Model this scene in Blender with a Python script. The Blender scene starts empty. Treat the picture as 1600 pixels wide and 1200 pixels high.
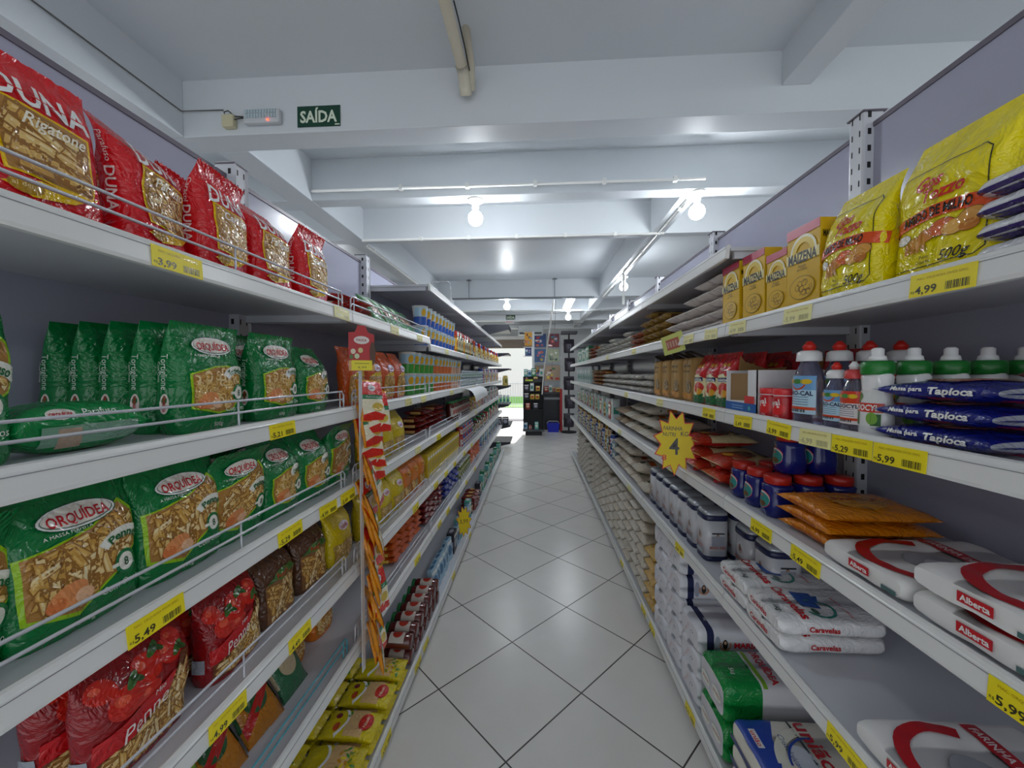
import bpy, bmesh, math, random
from math import pi, sin, cos, sqrt, radians
from mathutils import Vector, Matrix, noise
SC = bpy.context.scene
COL = SC.collection
# ---------------------------------------------------------------- camera
cam = bpy.data.objects.new('camera', bpy.data.cameras.new('camera'))
COL.objects.link(cam)
cam.data.sensor_width = 36.0
cam.data.lens = 36.0 * 608.74 / 1600
cam.data.clip_start = 0.02
_yw, _pt, _rl = 0.0602, 0.0253, -0.0031
_d = Vector((-sin(_yw) * cos(_pt), cos(_yw) * cos(_pt), -sin(_pt)))
_r = Vector((cos(_yw), sin(_yw), 0)); _u = _r.cross(_d)
_rr = _r * cos(_rl) + _u * sin(_rl); _uu = _u * cos(_rl) - _r * sin(_rl)
_m = Matrix((_rr, _uu, -_d)).transposed().to_4x4(); _m.translation = Vector((0, 0, 1.479))
cam.matrix_world = _m
SC.camera = cam
# ---------------------------------------------------------------- world, exposure
SC.view_settings.view_transform = 'Standard'
SC.view_settings.look = 'None'
SC.view_settings.exposure = 0.55
SC.view_settings.gamma = 1.0
SC.view_settings.use_curve_mapping = False
w = bpy.data.worlds.new('daylight'); SC.world = w; w.use_nodes = True
bg = w.node_tree.nodes['Background']
bg.inputs['Color'].default_value = (0.90, 0.95, 1.0, 1)
bg.inputs['Strength'].default_value = .8
_s = bpy.data.lights.new('sun', 'SUN'); _s.energy = 6.0; _s.angle = .02; _s.color = (1, .97, .92)
sun = bpy.data.objects.new('sun', _s); COL.objects.link(sun)
sun.rotation_euler = Vector((-.10, -cos(radians(27)), -sin(radians(27)))).to_track_quat('-Z', 'Y').to_euler()
LAMP = 108.0          # emission of the ceiling bulbs
# ---------------------------------------------------------------- materials
def srgb(h):
    v = [int(h[i:i + 2], 16) / 255 for i in (0, 2, 4)]
    return tuple(c / 12.92 if c <= .04045 else ((c + .055) / 1.055) ** 2.4 for c in v) + (1,)
_M = {}
def mat(name, col, rough=.5, metal=0, bump=0, bscale=60, coat=0, emit=0, trans=0, var=0, vscale=8, spec=.5, alpha=1):
    if name in _M: return _M[name]
    m = bpy.data.materials.new(name); m.use_nodes = True
    nt = m.node_tree; b = nt.nodes['Principled BSDF']
    c = srgb(col) if isinstance(col, str) else col
    b.inputs['Base Color'].default_value = c
    b.inputs['Roughness'].default_value = rough
    b.inputs['Metallic'].default_value = metal
    b.inputs['Specular IOR Level'].default_value = spec
    if coat:
        b.inputs['Coat Weight'].default_value = coat; b.inputs['Coat Roughness'].default_value = .08
    if trans: b.inputs['Transmission Weight'].default_value = trans
    if alpha < 1: b.inputs['Alpha'].default_value = alpha
    if emit:
        b.inputs['Emission Color'].default_value = c; b.inputs['Emission Strength'].default_value = emit
    tc = None
    if bump or var:
        tc = nt.nodes.new('ShaderNodeTexCoord')
    if var:
        n = nt.nodes.new('ShaderNodeTexNoise'); n.inputs['Scale'].default_value = vscale; n.inputs['Detail'].default_value = 3
        nt.links.new(tc.outputs['Object'], n.inputs['Vector'])
        mx = nt.nodes.new('ShaderNodeMix'); mx.data_type = 'RGBA'
        mx.inputs['A'].default_value = tuple(x * (1 - var) for x in c[:3]) + (1,)
        mx.inputs['B'].default_value = tuple(min(1, x * (1 + var)) for x in c[:3]) + (1,)
        nt.links.new(n.outputs['Fac'], mx.inputs['Factor']); nt.links.new(mx.outputs['Result'], b.inputs['Base Color'])
    if bump:
        n = nt.nodes.new('ShaderNodeTexNoise'); n.inputs['Scale'].default_value = bscale; n.inputs['Detail'].default_value = 2
        nt.links.new(tc.outputs['Object'], n.inputs['Vector'])
        bp = nt.nodes.new('ShaderNodeBump'); bp.inputs['Strength'].default_value = bump; bp.inputs['Distance'].default_value = .004
        nt.links.new(n.outputs['Fac'], bp.inputs['Height']); nt.links.new(bp.outputs['Normal'], b.inputs['Normal'])
    _M[name] = m
    return m
def film(col, nm='film_'):
    n_ = nm + col
    if n_ in _M: return _M[n_]
    m = mat(n_, col, .18, coat=.18); nt = m.node_tree; b = nt.nodes['Principled BSDF']; N = nt.nodes.new; Lk = nt.links.new   # crinkled printed plastic
    tc = N('ShaderNodeTexCoord'); a = N('ShaderNodeTexNoise'); a.inputs['Scale'].default_value = 16; a.inputs['Detail'].default_value = 3; a.inputs['Distortion'].default_value = 1.4
    v = N('ShaderNodeTexVoronoi'); v.feature = 'DISTANCE_TO_EDGE'; v.inputs['Scale'].default_value = 26
    d = N('ShaderNodeMix'); d.data_type = 'VECTOR'; d.inputs['Factor'].default_value = .12
    Lk(tc.outputs['Object'], a.inputs['Vector']); Lk(tc.outputs['Object'], d.inputs['A']); Lk(a.outputs['Color'], d.inputs['B']); Lk(d.outputs['Result'], v.inputs['Vector'])
    q = N('ShaderNodeMath'); q.operation = 'MULTIPLY_ADD'; q.inputs[1].default_value = 1.6; Lk(v.outputs['Distance'], q.inputs[0]); Lk(a.outputs['Fac'], q.inputs[2])
    bp = N('ShaderNodeBump'); bp.inputs['Strength'].default_value = .6; bp.inputs['Distance'].default_value = .006
    Lk(q.outputs[0], bp.inputs['Height']); Lk(bp.outputs['Normal'], b.inputs['Normal']); Lk(bp.outputs['Normal'], b.inputs['Coat Normal'])
    return m
def paper(col): return mat('paper_' + col, col, .75, bump=.25, bscale=30)
def card(col):  return mat('card_' + col, col, .45)
def ink(col):   return mat('ink_' + col, col, .35, coat=.2)
def plas(col):  return mat('plastic_' + col, col, .32)
def gloss(col): return mat('gloss_' + col, col, .12, coat=.4)
# ---------------------------------------------------------------- mesh builder
class MB:
    def __init__(s): s.v = []; s.f = []; s.m = []; s.s = []; s.mats = []
    def mi(s, m):
        if m not in s.mats: s.mats.append(m)
        return s.mats.index(m)
    def add(s, vs, fs, m, smooth=False):
        k = len(s.v); i = s.mi(m); s.v += [tuple(v) for v in vs]
        for f in fs: s.f.append([a + k for a in f]); s.m.append(i); s.s.append(smooth)
    def box(s, x0, x1, y0, y1, z0, z1, m, bev=0):
        if bev and min(abs(x1 - x0), abs(y1 - y0), abs(z1 - z0)) > bev * 2.2:
            bm = bmesh.new(); bmesh.ops.create_cube(bm, size=1)
            for v in bm.verts: v.co = Vector(((x0 + x1) / 2 + v.co.x * (x1 - x0), (y0 + y1) / 2 + v.co.y * (y1 - y0), (z0 + z1) / 2 + v.co.z * (z1 - z0)))
            bmesh.ops.bevel(bm, geom=bm.edges[:], offset=bev, segments=2, affect='EDGES', profile=.5)
            s.add([v.co for v in bm.verts], [[v.index for v in f.verts] for f in bm.faces], m); bm.free(); return
        s.add([(x, y, z) for z in (z0, z1) for y in (y0, y1) for x in (x0, x1)],
              [[0, 2, 3, 1], [4, 5, 7, 6], [0, 1, 5, 4], [2, 6, 7, 3], [0, 4, 6, 2], [1, 3, 7, 5]], m)
    def tube(s, pts, r, m, n=6, closed=False):
        pts = [Vector(p) for p in pts]; N = len(pts); vs = []
        for i, p in enumerate(pts):
            t = (pts[min(i + 1, N - 1)] - pts[max(i - 1, 0)]).normalized()
            a = Vector((0, 0, 1)) if abs(t.z) < .9 else Vector((1, 0, 0))
            u = t.cross(a).normalized(); w_ = t.cross(u)
            vs += [p + (u * cos(k * 2 * pi / n) + w_ * sin(k * 2 * pi / n)) * r for k in range(n)]
        fs = [[i * n + k, i * n + (k + 1) % n, (i + 1) * n + (k + 1) % n, (i + 1) * n + k] for i in range(N - 1) for k in range(n)]
        fs += [list(range(n)), [(N - 1) * n + k for k in range(n)][::-1]]
        s.add(vs, fs, m, True)
    def lathe(s, prof, m, n=20, ey=1.0, c=(0, 0, 0), pw=2):
        vs = []
        for r, z in prof:
            for k in range(n):
                a = 2 * pi * k / n
                ca, sa = cos(a), sin(a)
                if pw != 2:
                    q = (abs(ca) ** pw + abs(sa) ** pw) ** (-1 / pw); ca *= q; sa *= q
                vs.append((c[0] + r * ca, c[1] + r * sa * ey, c[2] + z))
        fs = [[i * n + k, i * n + (k + 1) % n, (i + 1) * n + (k + 1) % n, (i + 1) * n + k] for i in range(len(prof) - 1) for k in range(n)]
        fs += [list(range(n))[::-1], [(len(prof) - 1) * n + k for k in range(n)]]
        s.add(vs, fs, m, True)
    def prism(s, poly, axis, a0, a1, m):
        def P(p, a): return {'x': (a, p[0], p[1]), 'y': (p[0], a, p[1]), 'z': (p[0], p[1], a)}[axis]
        n = len(poly)
        s.add([P(p, a0) for p in poly] + [P(p, a1) for p in poly],
              [list(range(n)), [n + k for k in range(n)][::-1]] + [[k, (k + 1) % n, n + (k + 1) % n, n + k] for k in range(n)], m)
    def mesh(s, name='m'):
        me = bpy.data.meshes.new(name); me.from_pydata(s.v, [], s.f)
        for m in s.mats: me.materials.append(m)
        me.polygons.foreach_set('material_index', s.m); me.polygons.foreach_set('use_smooth', s.s)
        me.update(); return me
def link(name, me, parent=None, loc=(0, 0, 0), mw=None):
    o = bpy.data.objects.new(name, me); COL.objects.link(o)
    if parent: o.parent = parent
    if mw is not None: o.matrix_world = mw
    else: o.location = loc
    return o
def tag(o, label=None, cat=None, group=None, kind=None):
    for k, v in (('label', label), ('category', cat), ('group', group), ('kind', kind)):
        if v: o[k] = v
    return o
def thing(name, label, cat, loc=(0, 0, 0), group=None, mw=None):
    return tag(link(name, None, None, loc, mw), label, cat, group)
def struct(name, mb): return tag(link(name, mb.mesh(name)), kind='structure')
# ---------------------------------------------------------------- flat art: a piece = (verts2d, faces)
def rect(x0, y0, x1, y1): return ([(x0, y0), (x1, y0), (x1, y1), (x0, y1)], [[0, 1, 2, 3]])
def poly(*p): return (list(p), [list(range(len(p)))])
def ell(cx, cy, rx, ry, n=28, rot=0):
    return ([(cx + rx * cos(t) * cos(rot) - ry * sin(t) * sin(rot), cy + rx * cos(t) * sin(rot) + ry * sin(t) * cos(rot)) for t in [2 * pi * k / n for k in range(n)]], [list(range(n))])
def arc(cx, cy, r0, r1, a0, a1, n=14):
    t = [radians(a0 + (a1 - a0) * k / n) for k in range(n + 1)]
    v = [(cx + r0 * cos(a), cy + r0 * sin(a)) for a in t] + [(cx + r1 * cos(a), cy + r1 * sin(a)) for a in t]
    return (v, [[k, k + 1, n + 2 + k, n + 1 + k] for k in range(n)])
def bars(x, y, w_, h, n=14, seed=1):
    R = random.Random(seed); v = []; f = []; c = 0.0
    while c < w_ * .97:
        b = w_ / n * R.uniform(.2, .75); g = w_ / n * R.uniform(.25, .6)
        k = len(v); v += [(x + c, y), (x + c + b, y), (x + c + b, y + h), (x + c, y + h)]; f.append([k, k + 1, k + 2, k + 3]); c += b + g
    return (v, f)
_T = {}
def text(s, x, y, size=.02, width=None, bold=0, shear=0, rot=0, arcr=0, center=True, font=None):
    key = (s, bold, shear)
    if key not in _T:
        cu = bpy.data.curves.new('t', 'FONT'); cu.body = s; cu.size = 1; cu.offset = bold; cu.shear = shear; cu.resolution_u = 2
        o = bpy.data.objects.new('t', cu); COL.objects.link(o); bpy.context.view_layer.update()
        me = bpy.data.meshes.new_from_object(o.evaluated_get(bpy.context.evaluated_depsgraph_get()))
        V = [(v.co.x, v.co.y) for v in me.vertices]; F = [list(p.vertices) for p in me.polygons]
        bpy.data.objects.remove(o); bpy.data.curves.remove(cu); bpy.data.meshes.remove(me)
        _T[key] = (V, F)
    V, F = _T[key]
    if not V: return ([], [])
    x0 = min(v[0] for v in V); x1 = max(v[0] for v in V)
    sx = size if width is None else width / (x1 - x0)
    out = []
    for a, b in V:
        a = (a - (x0 + x1) / 2) * sx if center else (a - x0) * sx
        b = b * size - size * .35
        if arcr: t = a / arcr; a, b = (arcr + b) * sin(t), (arcr + b) * cos(t) - arcr
        out.append((x + a * cos(rot) - b * sin(rot), y + a * sin(rot) + b * cos(rot)))
    return (out, F)
def inside(p, P):
    c = False; n = len(P)
    for i in range(n):
        a, b = P[i], P[i - 1]
        if (a[1] > p[1]) != (b[1] > p[1]) and p[0] < (b[0] - a[0]) * (p[1] - a[1]) / (b[1] - a[1]) + a[0]: c = not c
    return c
def pasta(P, kind='penne', n=110, seed=1, cols=('E6C078', 'DBAE5E', 'F0D498', 'D09E4C'), size=1.0):
    """loose pasta pieces printed / seen in a clear window of outline P"""
    R = random.Random(seed); xs = [p[0] for p in P]; ys = [p[1] for p in P]; items = []
    tries = 0; k = 0
    while k < n and tries < n * 8:
        tries += 1
        cx, cy = R.uniform(min(xs), max(xs)), R.uniform(min(ys), max(ys)); a = R.uniform(0, pi)
        if kind == 'penne': l, h = .021 * size, .0046 * size; pc = [(-l, -h), (l * .75, -h), (l, h), (-l * .75, h)]
        elif kind == 'rig': l, h = .019 * size, .006 * size; a = R.uniform(-.7, -.1); pc = [(-l, -h), (l, -h), (l, h), (-l, h)]
        elif kind == 'elbow': pc = None
        else: l, h = .013 * size, .0055 * size; pc = [(-l, -h * .5), (-l * .3, -h), (l * .5, -h * .4), (l, h * .3), (l * .4, h), (-l * .6, h * .5)]
        if pc: q = [(cx + x * cos(a) - y * sin(a), cy + x * sin(a) + y * cos(a)) for x, y in pc]; pcs = poly(*q)
        if pc: ed = [(cx + (x * 1.08) * cos(a) - (y * 1.45) * sin(a), cy + (x * 1.08) * sin(a) + (y * 1.45) * cos(a)) for x, y in pc]; hl = [(cx + (x * .8) * cos(a) - (y * .3 + h * .35) * sin(a), cy + (x * .8) * sin(a) + (y * .3 + h * .35) * cos(a)) for x, y in pc]
        else:
            a2 = R.uniform(0, 360); pcs = arc(cx, cy, .0045 * size, .0085 * size, a2, a2 + 200, 6); q = pcs[0]
        if not all(inside(p, P) for p in q): continue
        ci = R.randrange(len(cols)); L0 = 1.1 + (k / n) * 3
        if pc: items.append((L0 - .03, ink('9A6A30'), poly(*ed))); items.append((L0 + .03, ink(('F4DCA4', 'EBC988', 'F8E8C0', 'E2B86C')[ci % 4]), poly(*hl)))  # lighter strip paints a highlight on each piece, above a darker outline
        items.append((L0, ink(cols[ci]), pcs))
        if kind in ('penne', 'rig') and R.random() < .5:
            hx, hy = l * .86, 0
            items.append((L0 + .06, ink('7A4E22'), ell(cx + hx * cos(a), cy + hx * sin(a), h * .35, h * .7, 8, a)))
        k += 1
    return items
def cut(piece, cell):
    V, F = piece
    if cell is None or not V: return V, F
    bm = bmesh.new(); vs = [bm.verts.new((x, y, 0)) for x, y in V]
    for f in F:
        try: bm.faces.new([vs[i] for i in f])
        except ValueError: pass
    for ax in (0, 1):
        lo = min(v[ax] for v in V); hi = max(v[ax] for v in V)
        k = math.floor(lo / cell) + 1
        while k * cell < hi:
            co = (k * cell, 0, 0) if ax == 0 else (0, k * cell, 0); no = (1, 0, 0) if ax == 0 else (0, 1, 0)
            bmesh.ops.bisect_plane(bm, geom=bm.verts[:] + bm.edges[:] + bm.faces[:], dist=1e-6, plane_co=co, plane_no=no); k += 1
    bm.verts.index_update()
    r = ([(v.co.x, v.co.y) for v in bm.verts], [[v.index for v in f.verts] for f in bm.faces]); bm.free(); return r
def decals(mb, surf, items, cell=.012, base=.0017, step=.00022):
    if isinstance(surf, Pouch) and step == .00022: step = .00035
    """items: (layer, material, piece[, face[, mode]])"""
    for it in items:
        lay, m, pc = it[:3]
        if isinstance(surf, Pouch) and m.name.startswith('ink_') and not surf.dry: m = film(m.name[4:10], 'filmink_')
        face = it[3] if len(it) > 3 else 'front'; mode = it[4] if len(it) > 4 else 'N'
        V, F = cut(pc, cell); off = base + step * lay
        if not V: continue
        if mode == 'R': V = [(-y, x) for x, y in V] if face == 'front' else [(y, x) for x, y in V]
        mb.add([surf(face, a, b, off) for a, b in V], F, m, cell is not None)
def sm(x, a, b):
    t = max(0, min(1, (x - a) / (b - a))); return t * t * (3 - 2 * t)
class Pouch:
    """bag: axis +Z, width X, printed front -Y.  style 'stand' blunt bottom + crimped top, 'pillow' crimped both ends, 'block' blunt both ends"""
    def __init__(s, L, W, T, style='stand', n=3.0, wr=.0022, seed=0, bend=0, fin=.03, gather=0, lump=0, dry=False):
        s.dry = dry
        s.L, s.W, s.T, s.style, s.n, s.wr, s.seed, s.bend, s.fin, s.gather, s.lump = L, W, T, style, n, wr, seed, bend, fin, gather, lump
    def hw(s, t):
        z = t * s.L; w_ = s.W / 2
        if s.style == 'stand': w_ *= 1 - .10 * math.exp(-z / .012) + .02 * sin(t * 7 + s.seed); w_ *= 1 - s.gather * sm(t, .6, .95)
        elif s.style == 'pillow': w_ *= .94 + .06 * abs(2 * t - 1) ** 4 + .015 * sin(t * 9 + s.seed)
        else: w_ *= 1 - .10 * math.exp(-z / .008) - .10 * math.exp(-(s.L - z) / .008)
        return w_
    def ht(s, t):
        z = t * s.L; h = s.T / 2
        if s.style == 'stand': return .0012 + h * (1 - .18 * math.exp(-z / .012)) * (1 - sm(t, .58, 1 - s.fin)) ** .8 * (1 + .10 * sin(t * 6 + s.seed))
        if s.style == 'pillow':
            q = max(0, 1 - (abs(2 * t - 1) / (1 - s.fin)) ** 3.2); return .0012 + h * q ** .6
        return h * (1 - .25 * math.exp(-z / .007) - .25 * math.exp(-(s.L - z) / .007))
    def wrk(s, x, y, z):
        if not s.wr: return 0
        v = noise.noise(Vector((x * 22 + s.seed * 7.1, y * 22, z * 22)))
        r = 1 - noise.noise(Vector((x * 27 + 9.37, y * 27 + s.seed * 3.3, z * 15 + .41))) ** 2 * 4
        return s.wr * (v * 1.2 + r * .5) + (s.lump * noise.noise(Vector((x * 60, y * 60, z * 60 + s.seed))) if s.lump else 0)
    def fin_pt(s, x, y, z):
        t = z / s.L
        if s.style == 'stand': y += s.bend * max(0, t - .6) ** 2 * .9
        return (x, y, z)
    def __call__(s, face, a, b, off=0):
        t = max(0, min(1, b / s.L)); hw, ht = s.hw(t), s.ht(t)
        if face == 'end':
            x, c = a, b; return (x, -c, -.001 - off)
        if face in ('front', 'back'):
            u = min(.999, abs(a) / hw); y = ht * (1 - u ** s.n) ** (1 / s.n); sg = -1 if face == 'front' else 1
            x = a; y = (y + off + s.wrk(a, y * sg, b) * min(1, ht / .01)) * sg
        else:
            u = min(.98, abs(a) / max(ht, 1e-4)); x = hw * (1 - u ** s.n) ** (1 / s.n) + off + s.wrk(hw, -a, b) * .5; y = -a
            if face == 'side-': x = -x
        return s.fin_pt(x, y, b)
    def body(s, mb, m, nr=40, nz=34, mcol=None):
        vs = []; nz1 = nz + 1; hm = s.ht(.35); raw = []
        for k in range(513):
            th = 2 * pi * k / 512; raw.append((math.copysign(abs(cos(th)) ** (2 / s.n), cos(th)), math.copysign(abs(sin(th)) ** (2 / s.n), sin(th))))
        acc = [0.0]
        for p, q in zip(raw, raw[1:]): acc.append(acc[-1] + math.hypot((q[0] - p[0]) * s.W / 2, (q[1] - p[1]) * hm))
        ring = []; i = 0
        for k in range(nr):
            while acc[i + 1] < acc[-1] * k / nr: i += 1
            ring.append(raw[i])
        for j in range(nz1):
            t = j / nz; hw, ht = s.hw(t), s.ht(t)
            for k in range(nr):
                th = 2 * pi * k / nr; ca, sa = cos(th), sin(th)
                ca, sa = ring[k]; x = hw * ca; y = ht * sa
                d = s.wrk(x, y, t * s.L) * min(1, ht / .01)
                z = t * s.L
                if j in (0, nz) and ht < .004: z += .0016 * (-1) ** k * (1 if j else -1)
                ny = sa * (1 if abs(sa) > .3 else abs(sa) / .3)
                vs.append(s.fin_pt(x + d * ca * .5, y + d * ny, z))
        f = [[j * nr + k, j * nr + (k + 1) % nr, (j + 1) * nr + (k + 1) % nr, (j + 1) * nr + k] for j in range(nz) for k in range(nr)]
        i0 = mb.mi(m); n0 = len(mb.f)
        mb.add(vs, f, m, True)
        if mcol:
            for q in range(len(f)):
                j = q // nr; mm = mcol((j + .5) / nz, (q % nr + .5) / nr)
                if mm: mb.m[n0 + q] = mb.mi(mm)
        mb.add(vs[:nr], [list(range(nr))[::-1]], m); mb.add(vs[-nr:], [list(range(nr))], m)
class Boxy:
    def __init__(s, W, D, H): s.W, s.D, s.H = W, D, H
    def __call__(s, f, a, b, off=0):
        if f == 'front': return (a, -s.D / 2 - off, b)
        if f == 'side-': return (-s.W / 2 - off, a, b)
        if f == 'side+': return (s.W / 2 + off, a, b)
        if f == 'top': return (a, b, s.H + off)
        return (a, s.D / 2 + off, b)
class Round:
    def __init__(s, prof, ey=1.0): s.p, s.ey = prof, ey
    def r(s, z):
        for (r0, z0), (r1, z1) in zip(s.p, s.p[1:]):
            if z0 <= z <= z1 and z1 > z0: return r0 + (r1 - r0) * (z - z0) / (z1 - z0)
        return s.p[-1][0]
    def __call__(s, f, a, b, off=0):
        r = s.r(b); t = a / max(r, .005); return ((r + off) * sin(t), -(r + off) * cos(t) * s.ey, b)
# ---------------------------------------------------------------- product kinds and placing
KIND = {}
def kind(name, obj, cat, parts, label=None):
    """parts: mesh for a one-piece thing, or list of (part, mesh[, label])"""
    KIND[name] = dict(obj=obj, cat=cat, parts=parts)
Q = lambda ax, d: Matrix.Rotation(radians(d), 4, ax)
def orient(side, how, rz=0, tilt=0):
    """side -1 = left gondola (front looks +X), +1 = right gondola (front looks -X)"""
    m = Q('Z', 90 if side < 0 else -90) @ Q('Z', rz)
    if how == 'lieQ': return m @ Q('X', -90 + tilt)
    if how == 'lieP': return m @ Q('Z', -90) @ Q('X', -90 + tilt)
    if how == 'lieC': return Q('Z', rz) @ Q('X', -90 + tilt)
    return m @ Q('X', tilt)
def put(k, mw, label, group=None):
    K = KIND[k]
    if not isinstance(K['parts'], list):
        return tag(link(K['obj'], K['parts'], None, mw=mw), label, K['cat'], group)
    t = thing(K['obj'], label, K['cat'], group=group, mw=mw)
    for p in K['parts']:
        q = link(p[0], p[1], t)
        if len(p) > 2 and p[2]: q['label'] = p[2]
    return t
# ================================================================ THE SETTING
ZS, ZB = 2.957, 2.679
paint = mat('ceiling_paint', 'D6DBDF', .42, bump=.12, bscale=9, var=.03, vscale=2)
def tile_mat():
    m = bpy.data.materials.new('floor_tiles'); m.use_nodes = True; nt = m.node_tree; N = nt.nodes.new; Lk = nt.links.new
    b = nt.nodes['Principled BSDF']; tc = N('ShaderNodeTexCoord'); mp = N('ShaderNodeMapping'); mp.vector_type = 'TEXTURE'
    mp.inputs['Location'].default_value = (0.2099, 1.7849, 0); mp.inputs['Rotation'].default_value = (0, 0, 0.8088); mp.inputs['Scale'].default_value = (.4708, .4708, 1)
    Lk(tc.outputs['Object'], mp.inputs['Vector'])
    sp = N('ShaderNodeSeparateXYZ'); Lk(mp.outputs['Vector'], sp.inputs[0]); ds = []
    fl = []
    for ax in 'XY':
        a = N('ShaderNodeMath'); a.operation = 'PINGPONG'; a.inputs[1].default_value = .5; Lk(sp.outputs[ax], a.inputs[0]); ds.append(a)
        q = N('ShaderNodeMath'); q.operation = 'FLOOR'; Lk(sp.outputs[ax], q.inputs[0]); fl.append(q)
    mn = N('ShaderNodeMath'); mn.operation = 'MINIMUM'; Lk(ds[0].outputs[0], mn.inputs[0]); Lk(ds[1].outputs[0], mn.inputs[1])
    lt = N('ShaderNodeMapRange'); lt.inputs['From Min'].default_value = .0045; lt.inputs['From Max'].default_value = .0085; Lk(mn.outputs[0], lt.inputs['Value'])
    cx = N('ShaderNodeCombineXYZ'); Lk(fl[0].outputs[0], cx.inputs[0]); Lk(fl[1].outputs[0], cx.inputs[1])
    wn = N('ShaderNodeTexWhiteNoise'); Lk(cx.outputs[0], wn.inputs['Vector'])
    nz = N('ShaderNodeTexNoise'); nz.inputs['Scale'].default_value = 5; nz.inputs['Detail'].default_value = 5; Lk(tc.outputs['Object'], nz.inputs['Vector'])
    ad = N('ShaderNodeMath'); ad.operation = 'MULTIPLY_ADD'; ad.inputs[1].default_value = .35; Lk(wn.outputs['Value'], ad.inputs[0]); Lk(nz.outputs['Fac'], ad.inputs[2])
    cr = N('ShaderNodeMix'); cr.data_type = 'RGBA'; cr.inputs['A'].default_value = srgb('DCD9D3'); cr.inputs['B'].default_value = srgb('E8E5E0'); Lk(ad.outputs[0], cr.inputs['Factor'])
    mx = N('ShaderNodeMix'); mx.data_type = 'RGBA'; mx.inputs['A'].default_value = srgb('3A3432'); Lk(cr.outputs['Result'], mx.inputs['B']); Lk(lt.outputs[0], mx.inputs['Factor'])
    Lk(mx.outputs['Result'], b.inputs['Base Color']); b.inputs['Roughness'].default_value = .28
    bp = N('ShaderNodeBump'); bp.inputs['Strength'].default_value = .5; bp.inputs['Distance'].default_value = .002; Lk(lt.outputs[0], bp.inputs['Height']); Lk(bp.outputs['Normal'], b.inputs['Normal'])
    return m
mb = MB(); mb.add([(-5, -3, 0), (5, -3, 0), (5, 12.9, 0), (-5, 12.9, 0)], [[0, 1, 2, 3]], tile_mat()); struct('floor', mb)
mb = MB(); mb.box(-5, 5, -3, 13, ZS, ZS + .15, paint); struct('ceiling', mb)
def beam(n, x0, x1, y0, y1, z0=ZB, extra=None):
    mb = MB(); mb.box(x0, x1, y0, y1, z0, ZS + .02, paint, .004)
    if extra: extra(mb)
    struct('trim_%d' % n, mb)
for n, (a, b) in enumerate([(1.895, 2.035), (2.63, 2.745), (3.43, 3.53), (6.13, 6.28), (7.35, 7.5), (8.75, 8.9), (10.3, 10.45)]): beam(n + 1, -5, 5, a, b)
beam(8, -1.98, -1.77, -3, 1.895); beam(9, -1.71, -1.535, 2.035, 10.4, ZB - .0015); beam(10, .985, 1.10, 2.745, 10.4, ZB - .0015)
beam(11, 1.13, 1.26, -3, 1.895, 2.80)
wallm = mat('wall_paint', 'C9CCCE', .6)
mb = MB(); mb.box(-5.1, -5, -3, 13, 0, ZS, wallm); struct('wall_left', mb)
mb = MB(); mb.box(5, 5.1, -3, 13, 0, ZS, wallm); struct('wall_right', mb)
# street front: wall with a wide opening, raised shutter box above it
mb = MB(); mb.box(-5, -2.6, 12.9, 13.05, 0, ZS, wallm); mb.box(.15, 5, 12.9, 13.05, 0, ZS, wallm); mb.box(-2.6, .15, 12.9, 13.05, 2.72, ZS, wallm); struct('wall_front', mb)
mb = MB(); br = mat('shutter_brown', '8E7F74', .5)
for k in range(8): mb.box(-2.6, .15, 12.82 + .012 * (k % 2), 12.88, 2.33 + k * .036, 2.33 + k * .036 + .033, br)
mb.box(-2.6, .15, 12.78, 12.9, 2.62, 2.72, mat('shutter_box', 'DADCDC', .5)); struct('door_1', mb)
# outside
mb = MB(); mb.add([(-9, 13.05, -.02), (7, 13.05, -.02), (7, 26, -.02), (-9, 26, -.02)], [[0, 1, 2, 3]], mat('pavement', 'D8D6D2', .8)); struct('ground_pavement', mb)
mb = MB(); mb.add([(-9, 17.3, .0), (7, 17.3, .0), (7, 19.6, .35), (-9, 19.6, .35)], [[0, 1, 2, 3]], mat('grass_bank', '7FB65A', .9, bump=.5, bscale=40, var=.2)); tag(link('lawn', mb.mesh()), 'bright green grass verge outside the open shop front', 'grass', kind='stuff')
fe = thing('railing_fence', 'pale metal railing fence on the street beyond the open shop front', 'fence', (-2.2, 17.0, 0)); mb = MB()
for z in (.15, 1.05): mb.box(-3, 3.4, -.015, .015, z, z + .03, mat('fence_paint', 'AEB3B8', .4, metal=.4))
link('rail', mb.mesh(), fe); mb = MB()
for k in range(60): mb.tube([(-3 + k * .108, 0, .02 if k % 15 else -.02), (-3 + k * .108, 0, 1.1)], .008, mat('fence_paint', 'AEB3B8'), 5)
link('bars', mb.mesh(), fe)
mb = MB(); mb.box(-9, 7, 24, 24.2, -.02, 3.2, mat('street_wall', 'EDEBE6', .8)); struct('wall_street', mb)
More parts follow.
